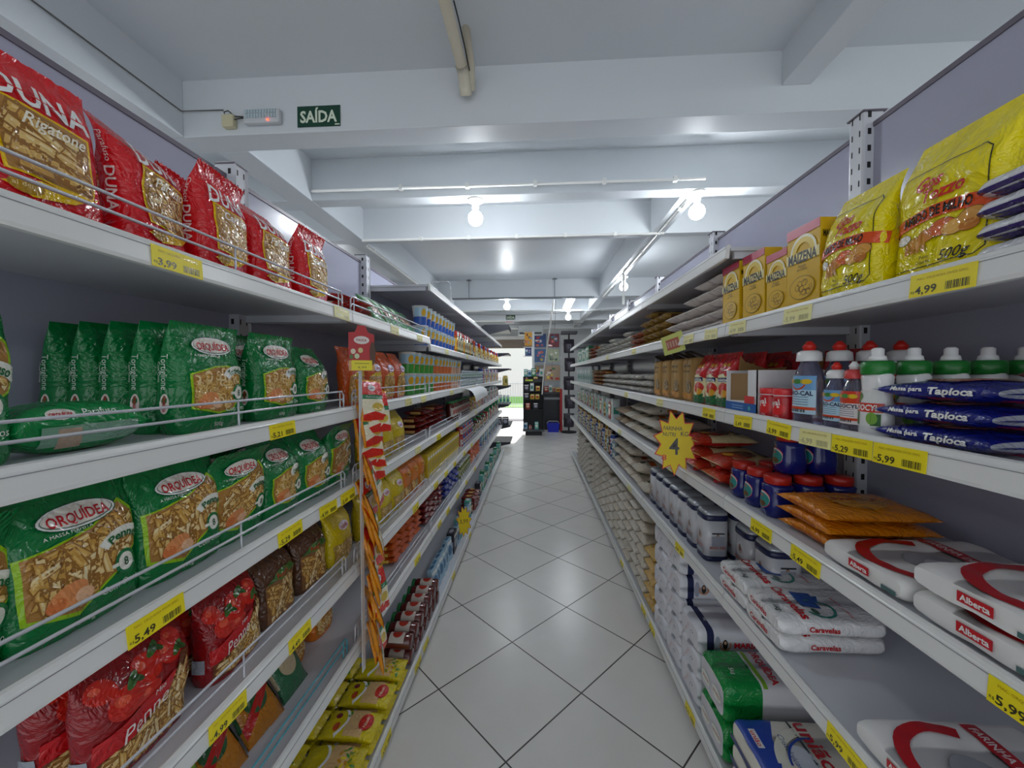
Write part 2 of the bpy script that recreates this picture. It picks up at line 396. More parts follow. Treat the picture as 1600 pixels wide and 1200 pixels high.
# ================================================================ CEILING FITTINGS
white = mat('white_pvc', 'E6E6E2', .35)
pv = mat('old_pvc_pipe', 'C9C2AE', .4)
def cable(name, pts, r, m, label, cat='conduit', clips=None, n=8):
    t = MB(); t.tube(pts, r, m, n)
    if clips:
        for c in clips: t.box(c[0] - .012, c[0] + .012, c[1] - .012, c[1] + .012, c[2] - .014, c[2] + .02, m)
    return tag(link(name, t.mesh()), label, cat)
def bulb(x, y, z, label, watts=1.0, drop=.14, r=.05):
    t = thing('light_bulb', label, 'light bulb', (x, y, z), 'bare round bulbs on the ceiling')
    a = MB(); a.lathe([(.055, 0), (.055, -.012), (.04, -.022), (.022, -.035), (.022, -.06)][::-1], white, 20); link('socket', a.mesh(), t)
    b = MB(); prof = [(.016, -.058)] + [(r * sin(q), -.058 - .02 - r + r * cos(q)) for q in [.35 + k * (pi - .4) / 10 for k in range(11)]]
    b.lathe(prof[::-1], mat('bulb_glow', 'F4FAFF', .3, emit=LAMP * watts), 20); o = link('glass_globe', b.mesh(), t); return t
bulb(-.41, 2.69, ZB, 'glowing round bulb under the second cross beam, left of centre')
bulb(1.07, 2.68, ZB, 'glowing round bulb at right where the conduit meets the second cross beam')
bulb(1.085, 4.9, ZB, 'glowing round bulb over the right shelves beside the long white conduit')
bulb(-.45, 6.2, ZB, 'small far glowing bulb above the aisle, left of the exit sign')
bulb(.62, 7.45, ZB, 'small far glowing bulb above the aisle below the fluorescent tubes')
for i, (x, y) in enumerate([(-3.2, 2.7), (-3.2, 6.2), (3.2, 2.7), (3.2, 6.2), (-3.2, -.8), (3.2, -.8)]):  # unseen bulbs added to light the shop from the sides and rear
    bulb(x, y, ZB if i < 4 else ZS, 'added unseen bare bulb over the neighbouring aisle, ' + ['left near', 'left far', 'right near', 'right far', 'left behind the camera', 'right behind the camera'][i])
cable('conduit', [(-1.52, 2.60, ZB + .05), (1.09, 2.60, ZB + .05)], .009, white, 'thin white conduit along the face of the second cross beam', clips=[(-.9 + k * .45, 2.6, ZB + .05) for k in range(5)])
cable('conduit', [(-1.53, 3.40, ZB - .012), (1.09, 3.40, ZB - .012)], .011, white, 'white conduit under the third cross beam running left to right', clips=[(-1 + k * .42, 3.4, ZB - .012) for k in range(5)])
cable('conduit', [(1.04, 2.75, ZB - .012), (1.04, 6.1, ZB - .012)], .011, white, 'white conduit under the long right beam', clips=[(1.04, 2.9 + k * .5, ZB - .012) for k in range(7)])
cable('conduit', [(-1.55, 3.55, ZB - .012), (-1.55, 6.0, ZB - .012)], .011, white, 'white conduit under the long left beam', clips=[(-1.55, 3.7 + k * .6, ZB - .012) for k in range(4)])
cable('conduit', [(1.045, 4.72, ZB - .02), (1.045, 4.72, 2.30)], .014, white, 'white vertical conduit dropping from the right beam to the shelf top')
cable('cable', [(-1.765, -1, ZB + .12), (-1.765, 1.88, ZB + .12), (-1.55, 1.885, ZB + .12)], .003, mat('grey_cable', '6A6A66', .5), 'thin grey cable along the long left beam to the junction box', 'cable', n=5)
# big old pipe that ends at the first beam
t = thing('drain_pipe', 'old cream plastic pipe coming from above the camera into the first beam', 'pipe', (-.33, 1.8, 2.85))
a = MB(); a.tube([(-.035, -1.9, .05), (-.02, -.9, .04), (.0, -.02, .02)], .024, pv, 16); link('pipe', a.mesh(), t)
a = MB(); a.tube([(0, -.03, .02), (.003, .0, .01), (.004, .03, -.02), (.004, .06, -.05)], .029, mat('pipe_elbow', 'D6CFBC', .35), 16); link('elbow', a.mesh(), t)
a = MB(); a.tube([(.035, -.12, .12), (.04, -.02, .03), (.03, .07, -.02)], .018, pv, 10); link('sleeve', a.mesh(), t)
a = MB(); a.tube([(.01, -.24, .105), (.02, -.2, .07), (.03, -.12, .03), (.035, -.02, .0)], .003, mat('dark_cable', '33322F', .5), 6); link('wire', a.mesh(), t)
# exit sign, emergency light, junction box on the first beam
def exit_sign(x0, x1, z0, z1, y, label, name='exit_sign'):
    t = thing(name, label, 'exit sign', ((x0 + x1) / 2, y, (z0 + z1) / 2)); W, H = x1 - x0, z1 - z0
    a = MB(); a.box(-W / 2, W / 2, -.003, .0, -H / 2, H / 2, mat('sign_green', '07402E', .4)); link('plate', a.mesh(), t)
    a = MB(); V, F = text('SAÍDA', 0, 0, H * .78, W * .86, bold=.03); m_ = mat('sign_lettering', 'D9E3CF', .5)
    a.add([(p[0], -.0045, p[1] - H * .02) for p in V], F, m_)
    a.add([(p[0], -.0046, p[1]) for p in rect(W * .38, -H * .46, W * .49, -H * .40)[0]], [[0, 1, 2, 3]], m_); link('lettering', a.mesh(), t)
exit_sign(-1.172, -.955, 2.702, 2.802, 1.893, 'dark green exit sign with pale lettering on the first beam')
t = thing('emergency_light', 'white emergency light with a small red lamp beside the exit sign', 'emergency light', (-1.335, 1.893, 2.75))
a = MB(); a.box(-.098, .085, -.03, 0, -.034, .034, mat('housing_white', 'C9CDD0', .4), .008); link('housing', a.mesh(), t)
a = MB()
for i in range(2):
    for k in range(11): a.box(-.085 + k * .0145, -.085 + k * .0145 + .0115, -.034, -.029, -.012 + i * .022, .006 + i * .022, mat('led_cell', 'B7C6CC', .2))
link('led_panel', a.mesh(), t)
a = MB(); a.lathe([(.004, 0), (.004, .004), (.001, .006)], mat('red_led', 'FF3A1E', .3, emit=6), 10, c=(.03, -.033, -.026)); link('indicator_lamp', a.mesh(), t)
t = thing('junction_box', 'small yellowed junction box on the beam left of the emergency light', 'junction box', (-1.515, 1.893, 2.74))
a = MB(); a.box(-.03, .03, -.03, 0, -.035, .025, mat('yellowed_plastic', 'CFC9A6', .5), .005); link('box', a.mesh(), t)
a = MB(); a.tube([(-.02, -.015, .02), (-.022, -.02, .04), (.0, -.022, .045), (.03, -.015, .02), (.09, -.01, .018)], .003, mat('dark_cable', '33322F', .5), 5); a.tube([(0, -.015, .0), (.05, -.02, .005), (.09, -.015, .012)], .003, mat('dark_cable', '33322F'), 5); link('wire', a.mesh(), t)
# fluorescent fixture and cable tray at the far side
t = thing('fluorescent_fixture', 'twin tube fluorescent light over the far aisle', 'ceiling light', (.56, 6.65, 2.66))
a = MB(); a.box(-.07, .07, -.45, .45, .0, .02, white); link('housing', a.mesh(), t)
for sx in (-.035, .035):
    a = MB(); a.tube([(sx, -.43, -.018), (sx, .43, -.018)], .013, mat('tube_glow', 'EFF7FF', .3, emit=LAMP * .25), 8); link('tube', a.mesh(), t)
t = thing('cable_tray', 'perforated grey cable tray hanging across the far aisle', 'cable tray', (0, 6.1, 2.66))
a = MB(); tm = mat('tray_grey', '7C8286', .5, metal=.3); a.box(-1.3, .9, -.03, .03, -.012, .012, tm)
for k in range(70): a.box(-1.29 + k * .031, -1.275 + k * .031, -.032, -.03, -.006, .006, mat('tray_slot', '3A3D40', .6))
link('tray', a.mesh(), t)
for x in (-1.04, .30):
    a = MB(); a.tube([(x, 0, 0), (x, 0, .30)], .005, tm, 5); a.lathe([(.04, .285), (.03, .297)], tm, 12, c=(x, 0, 0)); link('hanger', a.mesh(), t)
cable('wire', [(-1.3, 7.3, 2.60), (-.4, 7.3, 2.585), (.7, 7.3, 2.62), (1.2, 7.3, 2.64)], .006, mat('grey_cable', '6A6A66'), 'thin grey line strung across behind the far bulbs', 'cable', n=5)
cable('wire', [(-1.5, 8.7, 2.57), (1.5, 8.7, 2.60)], .006, mat('grey_cable', '6A6A66'), 'thin grey line strung across in front of the farthest beam', 'cable', n=5)
cable('conduit', [(.29, 6.2, 2.66), (.18, 8.6, 1.5), (.155, 9.25, 1.0)], .014, white, 'white pole slanting from the cable tray down to the checkout')
cable('wire', [(.33, 6.3, 2.66), (.335, 6.8, 2.3), (.36, 8.6, 1.6)], .004, mat('grey_cable', '6A6A66'), 'thin cable hanging beside the white pole', 'cable', n=5)
exit_sign(-.66, -.45, 2.70, 2.80, 8.748, 'small far dark exit sign hanging above the shop entrance')
t = thing('hanging_sign', 'small pale notice with red lines hanging under the far exit sign', 'sign', (-.6, 8.75, 2.66))
a = MB(); a.box(-.08, .12, -.004, 0, -.05, .025, mat('notice_white', 'D8DADA', .5)); link('board', a.mesh(), t)
a = MB(); [a.box(-.06, .1, -.006, -.004, -.03 + k * .022, -.02 + k * .022, mat('notice_red', 'C06A64', .5)) for k in range(2)]; link('lettering', a.mesh(), t)
t = thing('air_conditioner', 'pale air conditioner under the ceiling at the far end of the aisle', 'air conditioner', (-.15, 10.2, 2.62))
a = MB(); a.box(-.3, .35, -.1, .12, -.13, .14, mat('ac_white', 'C6CCCE', .4), .02); link('casing', a.mesh(), t)
a = MB(); a.box(-.26, .31, -.11, -.09, -.11, -.06, mat('ac_vent', '4A4E52', .5)); link('vent', a.mesh(), t)
# ================================================================ GONDOLAS
steel = mat('shelf_enamel', 'CFD0D6', .35, var=.02, vscale=3)
panel = mat('back_panel_enamel', 'A9A9BC', .22, bump=.05, bscale=5)
lipm = mat('price_channel', 'E4E4E2', .3)
dark = mat('slot_dark', '15151A', .7)
wire = mat('chromed_wire', 'D5D7DE', .25, metal=.25)
capm = mat('panel_cap', '6B6470', .4)
def shelf_mesh(y0, y1, xb, xf, z, s):
    """deck from back panel xb to lip xf, top of the lip at z"""
    a = MB(); d = s      # direction from aisle to the back
    a.box(xb, xf + d * .014, y0, y1, z - .022, z - .010, steel)
    a.box(xb, xf + d * .03, y0 + .01, y0 + .022, z - .045, z - .022, steel); a.box(xb, xf + d * .03, y1 - .022, y1 - .01, z - .045, z - .022, steel)
    return a.mesh()
def lip_mesh(y0, y1, xf, z, s):
    a = MB(); d = s; g = .0025
    P = [(xf + d * .016, z - .014), (xf + d * .016, z - .003), (xf + d * .010, z), (xf + d * .004, z - .002), (xf + d * .002, z - .008), (xf, z - .010), (xf - d * .003, z - .040), (xf - d * .002, z - .046), (xf + d * .010, z - .046), (xf + d * .012, z - .014)]
    a.prism(P, 'y', y0 + g, y1 - g, lipm)
    a.box(xf - d * .0012, xf + d * .002, y0 + g, y1 - g, z - .0135, z - .0125, mat('channel_groove', '8D8D92', .5))
    return a.mesh()
def guard_mesh(y0, y1, xf, z, s, m):
    a = MB(); x = xf - s * -.0; x = xf + s * .020; r = .0028
    for h in (.026, .052):
        a.tube([(x, y0 + .03, z - .01)] + [(x, y0 + .03, z + h - .012), (x, y0 + .042, z + h)] + [(x, y1 - .042, z + h), (x, y1 - .03, z + h - .012)] + [(x, y1 - .03, z - .01)], r, m, 6)
    for y in ((y0 + y1) / 2, y1 - .055, y0 + .055): a.tube([(x, y, z - .01), (x, y, z + .052)], r * .8, m, 5)
    return a.mesh()
XB = {-1: -1.03, 1: 1.02}; XF = {-1: -.6325, 1: .621}; XK = {-1: -.585, 1: .640}
SHN = {-1: {}, 1: {}}
def gondola(s, y0, y1, levels, ztop, zbase, canopy, guards, label, guard_m=None):
    xb, xf, xk = XB[s], XF[s], XK[s]
    t = thing('gondola_unit', label, 'store shelving', (xb, (y0 + y1) / 2, 0), 'white steel gondola units lining the aisle')
    off = Vector((-xb, -(y0 + y1) / 2, 0))
    def L(n, me, par=t, lab=None):
        me.transform(Matrix.Translation(off)); o = link(n, me, par)
        if lab: o['label'] = lab
        return o
    a = MB(); a.box(xb, xb + s * .02, y0, y1, .05, ztop - .012, panel); L('back_panel', a.mesh())
    a = MB(); a.box(xb - s * .004, xb + s * .024, y0, y1 - .062, ztop - .014, ztop, capm); L('top_cap', a.mesh())
    a = MB(); yu = y1 - .033; a.box(xb - s * .03, xb + s * .03, yu - .028, yu + .028, .0, ztop + .035, steel, .006)
    a.box(xb - s * .034, xb + s * .034, yu - .032, yu + .032, ztop + .033, ztop + .037, capm)
    for k in range(int((ztop) / .05)):
        z = .1 + k * .05
        for yy in (-.016, .012): a.box(xb - s * .02, xb - s * .0306, yu + yy, yu + yy + .004, z, z + .018, dark)
        a.box(xb - s * .008, xb - s * .018, yu - .0285, yu - .027, z, z + .018, dark)
    L('upright', a.mesh())
    for i, z in enumerate(levels):
        sh = L('shelf', shelf_mesh(y0, y1, xb, xf, z, s))
        L('price_rail', lip_mesh(y0, y1, xf, z, s), sh)
        if i in guards: L('guard_rail', guard_mesh(y0, y1, xf, z, s, guards[i]))
    if canopy:
        sh = L('top_shelf', shelf_mesh(y0, y1, xb, xf, canopy, s)); L('price_rail', lip_mesh(y0, y1, xf, canopy, s), sh)
    a = MB(); a.box(xb, xk + s * .016, y0, y1, zbase - .03, zbase - .010, steel); sh = L('base_shelf', a.mesh()); L('price_rail', lip_mesh(y0, y1, xk, zbase, s), sh)
    a = MB(); a.box(xk + s * .028, xk + s * .032, y0, y1, 0, zbase - .03, mat('kick_enamel', '9D9AA2', .4)); L('kick_plate', a.mesh())
    return t
ORD = ['first', 'second', 'third', 'fourth', 'fifth', 'sixth', 'seventh', 'eighth', 'ninth', 'tenth', 'eleventh', 'twelfth']
YJ = 1.318
teal = mat('teal_wire', '4F9FAE', .35)
for i in range(8):
    y1 = YJ + i; y0 = y1 - 1
    ln = [1.705, 1.37, 1.10, .807, .522] if i < 2 else [1.666, 1.37, 1.10, .807, .522]
    g = {k: wire for k in range(5)}
    if i > 1: g.pop(0)
    if i == 0: g[4] = teal
    if i < 7: gondola(-1, y0, y1, ln, 2.15, .075, 2.03 if i > 1 else None, g, 'left white gondola unit, %s from the camera' % ORD[i])
for i in range(7):
    y1 = min(YJ + i, 7.0); y0 = YJ + i - 1
    gondola(1, y0, y1, [1.647, 1.3635, 1.078, .7515], 2.235, .102, (1.90 if i < 3 else 1.93) if i > 0 else None, {}, 'right white gondola unit, %s from the camera' % ORD[i])
# ================================================================ PRODUCTS
WH = 'F2F1EE'
def bagmesh(P, base, items, mcol=None, cell=.0065, nr=64, nz=60):
    P.dry = base.name.startswith('paper')
    a = MB(); P.body(a, base, nr=nr, nz=nz, mcol=mcol); decals(a, P, items, cell); return a.mesh()
def red_pasta(seed, word='Rigatone', kindp='rig', bend=.0, W=.155, H=.235):
    P = Pouch(H, W, .075, 'stand', 3.2, .0035, seed, bend)
    F = [(-.052, .055), (.050, .050), (.058, .075), (.056, .150), (-.050, .158), (-.058, .12)]
    G = [(x * .93, .1 + (y - .1) * .93) for x, y in F]
    it = [(0, ink('F2C400'), poly(*F)), (1, ink('B07E3C'), poly(*G))]
    it += pasta([(x * .98, y) for x, y in G], kindp, 80, seed + 3, size=1.05)
    it += [(6, ink('F2C400'), poly((-.058, .036), (-.02, .050), (.052, .052), (.06, .06), (.02, .034), (-.03, .024))),
           (7, ink('B58A18'), ell(-.035, .037, .018, .011)), (8, ink('F2DDA0'), text('al dente', -.035, .038, .009)),
           (7, ink(WH), text('DUNA', 0, .176, .052, .118, bold=.02, shear=.15)),
           (8, ink('E01820'), rect(-.056, .1745, .056, .1765)),
           (8.5, ink('FFF6E0'), text(word, .008, .136, .026, .078, shear=.35, bold=.01)),
           (7, ink('D9A0A0'), text('500 g', .012, .018, .013)),
           (1, ink('F4D9D4'), text('DUNA', 0, .10, .022, .075, rot=-pi / 2, bold=.02), 'side-'),
           (1, ink('F4D9D4'), text(word, 0, .17, .013, .05, rot=-pi / 2), 'side-'),
           (1, ink('F4D9D4'), text('DUNA', 0, .10, .022, .075, rot=-pi / 2, bold=.02), 'side+')]
    return bagmesh(P, film('D8141F'), it)
def green_pasta(seed, word='Penne', kindp='penne', bend=0, W=.172, H=.225, T=.07, win='A'):
    P = Pouch(H, W, T, 'stand', 3.2, .0032, seed, bend); s = W / .172; h = H / .225
    if win == 'A': F = [(-.078, .046), (-.02, .028), (.03, .062), (.080, .098), (.078, .165), (.060, .188), (.01, .158), (-.04, .148), (-.080, .142)]
    else: F = [(-.066, .050), (-.01, .036), (.030, .040), (.066, .075), (.066, .132), (.03, .140), (-.01, .138), (-.066, .122)]
    F = [(x * s, y * h) for x, y in F]; cx, cy = sum(p[0] for p in F) / len(F), sum(p[1] for p in F) / len(F)
    G = [(cx + (x - cx) * .94, cy + (y - cy) * .93) for x, y in F]
    it = [(0, ink('9CCB1A'), poly(*F)), (1, ink('B07E3C'), poly(*G))] + pasta(G, kindp, 130, seed, size=.95 * s)
    it += [(5, ink('E8945A'), ell(-.03 * s, .066 * h, .026 * s, .016 * h, 20, .3)), (5.4, ink('F4BE94'), ell(-.012 * s, .058 * h, .014, .010, 16)), (5.2, ink('DD7A42'), ell(-.046 * s, .058 * h, .012, .009, 16, .5)),
           (5, ink('F3F1E6'), arc(.052 * s, .085 * h, .036, .054, 40, 140)), (7.5, ink('1F6A3A'), text(word, .052 * s, .1285 * h, .019, min(.052, .011 * len(word)), bold=.03, arcr=.045)),
           (5, ink('1D7A46'), ell(.052 * s, .078 * h, .020, .020)), (6.5, ink('F3F1E6'), ell(.052 * s, .078 * h, .0145, .0145)), (8, ink('2A5C3E'), text('8', .052 * s, .078 * h, .019, bold=.02)), (5.5, ink('F3F1E6'), rect(.028 * s, .075 * h, .038 * s, .081 * h)),
           (2, ink('E9F2E6'), text('Com Ovos', .042 * s, .044 * h, .015, .062, shear=.1)), (2, ink('D9E6D2'), text('500g', -.008, .014, .012)),
           (2, ink('0B5A33'), ell(0, .181 * h, .053 * s, .020 * h)), (2.3, ink(WH), ell(0, .181 * h, .051 * s, .0185 * h)), (2.6, ink('6A7A6C'), ell(0, .181 * h, .048 * s, .016 * h)), (2.9, ink('F0E9DE'), ell(0, .182 * h, .0465 * s, .0150 * h)),
           (5.5, ink('C8202A'), text('ORQUÍDEA', 0, .180 * h, .021, .082 * s, bold=.02)), (2, ink('E9F2E6'), text('A MASSA PERFEITA', -.02, .160 * h, .007, .062 * s)),
           (1, ink('D7E6D4'), text(word, 0, .125 * h, .020, .07, rot=-pi / 2), 'side-'), (1, ink('D7E6D4'), text('Com Ovos', -.012, .125 * h, .009, .04, rot=-pi / 2), 'side-'),
           (1, ink('EADFD6'), ell(0, .062 * h, .010, .020), 'side-'), (3, ink('C8202A'), text('ORQUÍDEA', 0, .062 * h, .008, .032, rot=-pi / 2, bold=.03), 'side-')]
    return bagmesh(P, film('06783A'), it)
kind('red_a', 'pasta_bag', 'pasta bag', red_pasta(1, 'Rigatone', 'rig'))
kind('red_b', 'pasta_bag', 'pasta bag', red_pasta(2, 'Parafuso', 'para', .25))
kind('red_c', 'pasta_bag', 'pasta bag', red_pasta(5, 'Caracol', 'elbow', -.2))
kind('green_penne', 'pasta_bag', 'pasta bag', green_pasta(1, 'Penne', 'penne', 0, .178, .215))
kind('green_penne_b', 'pasta_bag', 'pasta bag', green_pasta(4, 'Penne', 'penne', -.3, .165, .21))
kind('green_elbow', 'pasta_bag', 'pasta bag', green_pasta(6, 'Caracolino', 'elbow', .2, .155, .205, .07, 'B'))
kind('green_tort', 'pasta_bag', 'pasta bag', green_pasta(7, 'Tortiglione', 'elbow', -.1, .172, .225, .075, 'B'))
kind('green_para', 'pasta_bag', 'pasta bag', green_pasta(9, 'Parafuso', 'para', 0, .178, .225, .075, 'A'))
# green packet lying on its side, printed side toward the aisle
P = Pouch(.185, .085, .075, 'pillow', 3, .002, 4)
it = [(1, ink('7FA890'), rect(-.026, .03, .004, .165), 'side+'), (1, ink('7FA890'), rect(-.026, .03, .004, .165), 'side-')]
for fc in ('side+', 'side-'):
    it += [(1, ink('EDE4DC'), ell(.055, .022, .018, .008), fc, 'R'), (3, ink('C8202A'), text('ORQUÍDEA', .055, .022, .007, .029, bold=.03), fc, 'R'), (1, ink('DCEBDC'), text('Parafuso', .108, .023, .015, .05, bold=.01), fc, 'R'),
           (1.5, ink('B9A08A'), rect(.05, -.03, .08, .0), fc, 'R')]
kind('green_lying', 'pasta_bag', 'pasta bag', bagmesh(P, film('0A8A44'), it))
def tomato_bag(seed, word='Penne', W=.19, H=.20):
    P = Pouch(H, W, .07, 'stand', 3, .0035, seed, .1); h = H / .2; s = W / .19
    W1 = [(-.086 * s, .012), (.080 * s, .008), (.088 * s, .13 * h), (.062 * s, .135 * h), (.03 * s, .088 * h), (-.04 * s, .060 * h), (-.086 * s, .05 * h)]
    it = [(0, ink('6E3A1E'), poly(*W1))] + pasta(W1, 'penne', 110, seed, size=.85)
    for x, y, r in [(-.045, .125, .030), (.0, .150, .026), (.045, .150, .024), (-.01, .112, .022), (.062, .165, .018), (-.07, .16, .02)]:
        it += [(1 + x, ink('C92418'), ell(x * s, y * h, r, r * .85)), (1.5 + x, ink('E2553A'), ell(x * s - r * .3, y * h + r * .25, r * .35, r * .25))]
    for x, y in [(-.03, .150), (.022, .168), (.06, .145)]: it += [(3, ink('3C6A2A'), ell(x * s, y * h, .016, .006, 12, .5)), (3.1, ink('2C5522'), ell(x * s + .008, y * h - .002, .012, .005, 12, -.6))]
    it += [(4, ink('C4161C'), poly((-.090 * s, .050 * h), (-.04 * s, .058 * h), (.03 * s, .085 * h), (.045 * s, .115 * h), (-.02 * s, .102 * h), (-.090 * s, .085 * h))),
           (7, ink('F6E6E0'), text('Penne', -.015 * s, .076 * h, .036, .085 * s, shear=.35, rot=.22)), (5, ink('F6E6E0'), text('Mio', .01 * s, .103 * h, .014, shear=.2, rot=.2)),
           (1, ink('9AA0A8'), rect(-.014, .035, .014, .065), 'side-')]
    return bagmesh(P, film('8E1418'), it)
kind('tomato_a', 'pasta_bag', 'pasta bag', tomato_bag(3)); kind('tomato_b', 'pasta_bag', 'pasta bag', tomato_bag(8, W=.165, H=.19))
def clearbag(seed, top, low, W=.15, H=.2, T=.06, brand='FFFFFF', word='Ninho', split=.5, pk='elbow', green=None):
    P = Pouch(H, W, T, 'stand', 3, .004, seed, .2)
    G = [(-W * .42, .012), (W * .42, .012), (W * .43, H * split), (-W * .43, H * split)]
    it = [(0, ink(low), poly(*G))] + pasta(G, pk, 50, seed, size=1.1)
    it += [(4, ink(brand), ell(0, H * .66, W * .22, H * .07)), (4.4, ink('B52A20'), text(word, 0, H * .66, .02, W * .32, bold=.02))]
    if green: it += [(4, ink(green), poly((-W * .43, H * split), (W * .43, H * split), (W * .3, H * (split + .1)), (-W * .2, H * (split + .06))))]
    return bagmesh(P, film(top), it, nr=28, nz=22)
kind('brown_bag', 'pasta_bag', 'pasta bag', clearbag(2, '5C3A24', '8A5E36', .15, .19, word='Funghi', brand='4E7A34', split=.62, pk='penne', green='3E6A2C'))
kind('orange_bag', 'pasta_bag', 'pasta bag', clearbag(4, 'D0561A', 'B98A44', .15, .225, word='Italo', brand='E9E4F2', green='E0B81C'))
kind('yellow_bag', 'pasta_bag', 'pasta bag', clearbag(6, 'DCC216', 'B99A4A', .15, .20, word='Isabela', brand='F4E6E6', split=.38))
kind('amber_bag', 'pasta_bag', 'pasta bag', clearbag(9, 'E07A12', 'B8741C', .13, .2, word='Massa', brand='E8B030', split=.35))
kind('lime_bag', 'pasta_bag', 'pasta bag', clearbag(11, '6E9A2E', 'B0A060', .16, .2, word='Fusilli', brand='8FB46A', split=.45, pk='para'))
# ---- yellow starch bags
def starch(seed, W=.165, H=.225):
    P = Pouch(H, W, .06, 'stand', 3.4, .0028, seed, .15); bk = ink('3A3A10'); s = W / .165
    it = []
    def line(pts, w_=.0008):
        for (x0, y0), (x1, y1) in zip(pts, pts[1:]):
            dx, dy = x1 - x0, y1 - y0; l = sqrt(dx * dx + dy * dy); nx, ny = -dy / l * w_, dx / l * w_
            it.append((1, bk, poly((x0 - nx, y0 - ny), (x1 - nx, y1 - ny), (x1 + nx, y1 + ny), (x0 + nx, y0 + ny))))
    line([(-.072 * s, .025), (.060 * s, .025), (.070 * s, .035), (.070 * s, .185), (.06 * s, .195), (-.072 * s, .195)])
    it += [(2, ink('E4531C'), arc(0, -.16, .265, .287, 72, 109, 10)), (5, ink('1A1208'), text('AMIDO DE MILHO', -.002 * s, .1165, .022, .112 * s, bold=.03, arcr=.35)),
           (3, ink('D32A1A'), text('Gos', -.012 * s, .170, .030, .048, bold=.03, shear=.4)), (3, ink('D32A1A'), text('Tozzo', .010 * s, .147, .028, .066, bold=.03, shear=.4)),
           (3, ink('2A2408'), text('500g', .034 * s, .036, .024, .046, bold=.01, shear=.3)), (3, ink('2A2408'), text('Peso', -.012 * s, .041, .008)), (3, ink('2A2408'), text('Líquido', -.014 * s, .033, .008))]
    for x, y, r, c in [(-.055, .082, .013, 'F4F0E2'), (-.03, .07, .016, 'E0A048'), (-.012, .078, .016, 'D98A34'), (.012, .084, .020, 'E26A2C'), (.03, .078, .018, 'EDB45A'), (.052, .088, .018, 'E0A048'), (.05, .074, .013, 'C97A2C')]:
        it += [(2 + x * 3, ink('7A4A12'), ell(x * s, y, r * 1.06, r * .74)), (2.3 + x * 3, ink(c), ell(x * s, y, r, r * .68))]
    for k in range(4): it.append((3, ink('D9923C'), rect((-.048 + k * .010) * s, .052, (-.041 + k * .010) * s, .072)))
    for k in range(7): it.append((1, bk, rect(-.018, .120 + k * .006, .018, .121 + k * .006), 'side-'))
    it += [(1, ink(WH), rect(-.017, .045, .018, .075), 'side-'), (1.4, bk, bars(-.008, .048, .022, .024, 9), 'side-'), (1, bk, rect(-.026, .03, .026, .0315), 'side-'), (1, bk, rect(-.0265, .03, -.025, .19), 'side-')]
    return bagmesh(P, film('F2DE04'), it)
kind('starch_big', 'starch_bag', 'starch bag', starch(2, .170, .262)); kind('starch', 'starch_bag', 'starch bag', starch(6, .155, .235))
# ---- yellow starch cartons
def maizena(W, H, D=.05):
    S = Boxy(W, D, H); a = MB(); a.box(-W / 2, W / 2, -D / 2, D / 2, 0, H, card('DDB004'), .0012)
    it = [(1, ink('C23A5A'), poly((-W / 2, H * .88), (W / 2, H * .90), (W / 2, H), (-W / 2, H))), (1.5, ink('F0E9C8'), arc(.003, H * .68, W * .34, W * .40, -5, 185)), (1.4, ink('E9C83A'), arc(.003, H * .68, W * .22, W * .34, -5, 185)), (1.2, ink('EAD98A'), rect(-W / 2, H * .58, W / 2, H * .70)),
          (2, ink('151515'), text('MAIZENA', 0, H * .635, H * .17, W * .86, bold=.035)), (2, ink('6A5410'), text('Amido', 0, H * .53, .010)), (2, ink('6A5410'), text('de Milho', 0, H * .49, .010)),
          (2, ink('6A5410'), rect(-W * .42, H * .075, W * .42, H * .08)), (2, ink('9C7C10'), ell(0, H * .27, W * .38, H * .14, 24)), (2.4, ink('DDB004'), ell(0, H * .27, W * .36, H * .13, 24))]
    R = random.Random(3)
    for k in range(12): it.append((2.8, ink('7A5E12'), arc(R.uniform(-.25, .25) * W, H * R.uniform(.2, .34), W * .06, W * .075, R.uniform(0, 360), R.uniform(360, 560), 8)))
    for fc in ('side-', 'side+'):
        it += [(1, ink('2A2008'), text('MAIZENA', 0, H * .82, .022, D * .8, bold=.03), fc), (1, ink(WH), rect(-.014, .01, .014, .04), fc), (1.5, ink('222222'), bars(-.012, .013, .024, .022, 9), fc)]
        it += [(1, ink('8A6E10'), rect(-.018, H * (.3 + k * .04), .018, H * (.31 + k * .04)), fc) for k in range(9)]
    decals(a, S, it, None); return a.mesh()
kind('maizena', 'starch_box', 'starch box', maizena(.112, .212)); kind('maizena_s', 'starch_box', 'starch box', maizena(.085, .178, .045))
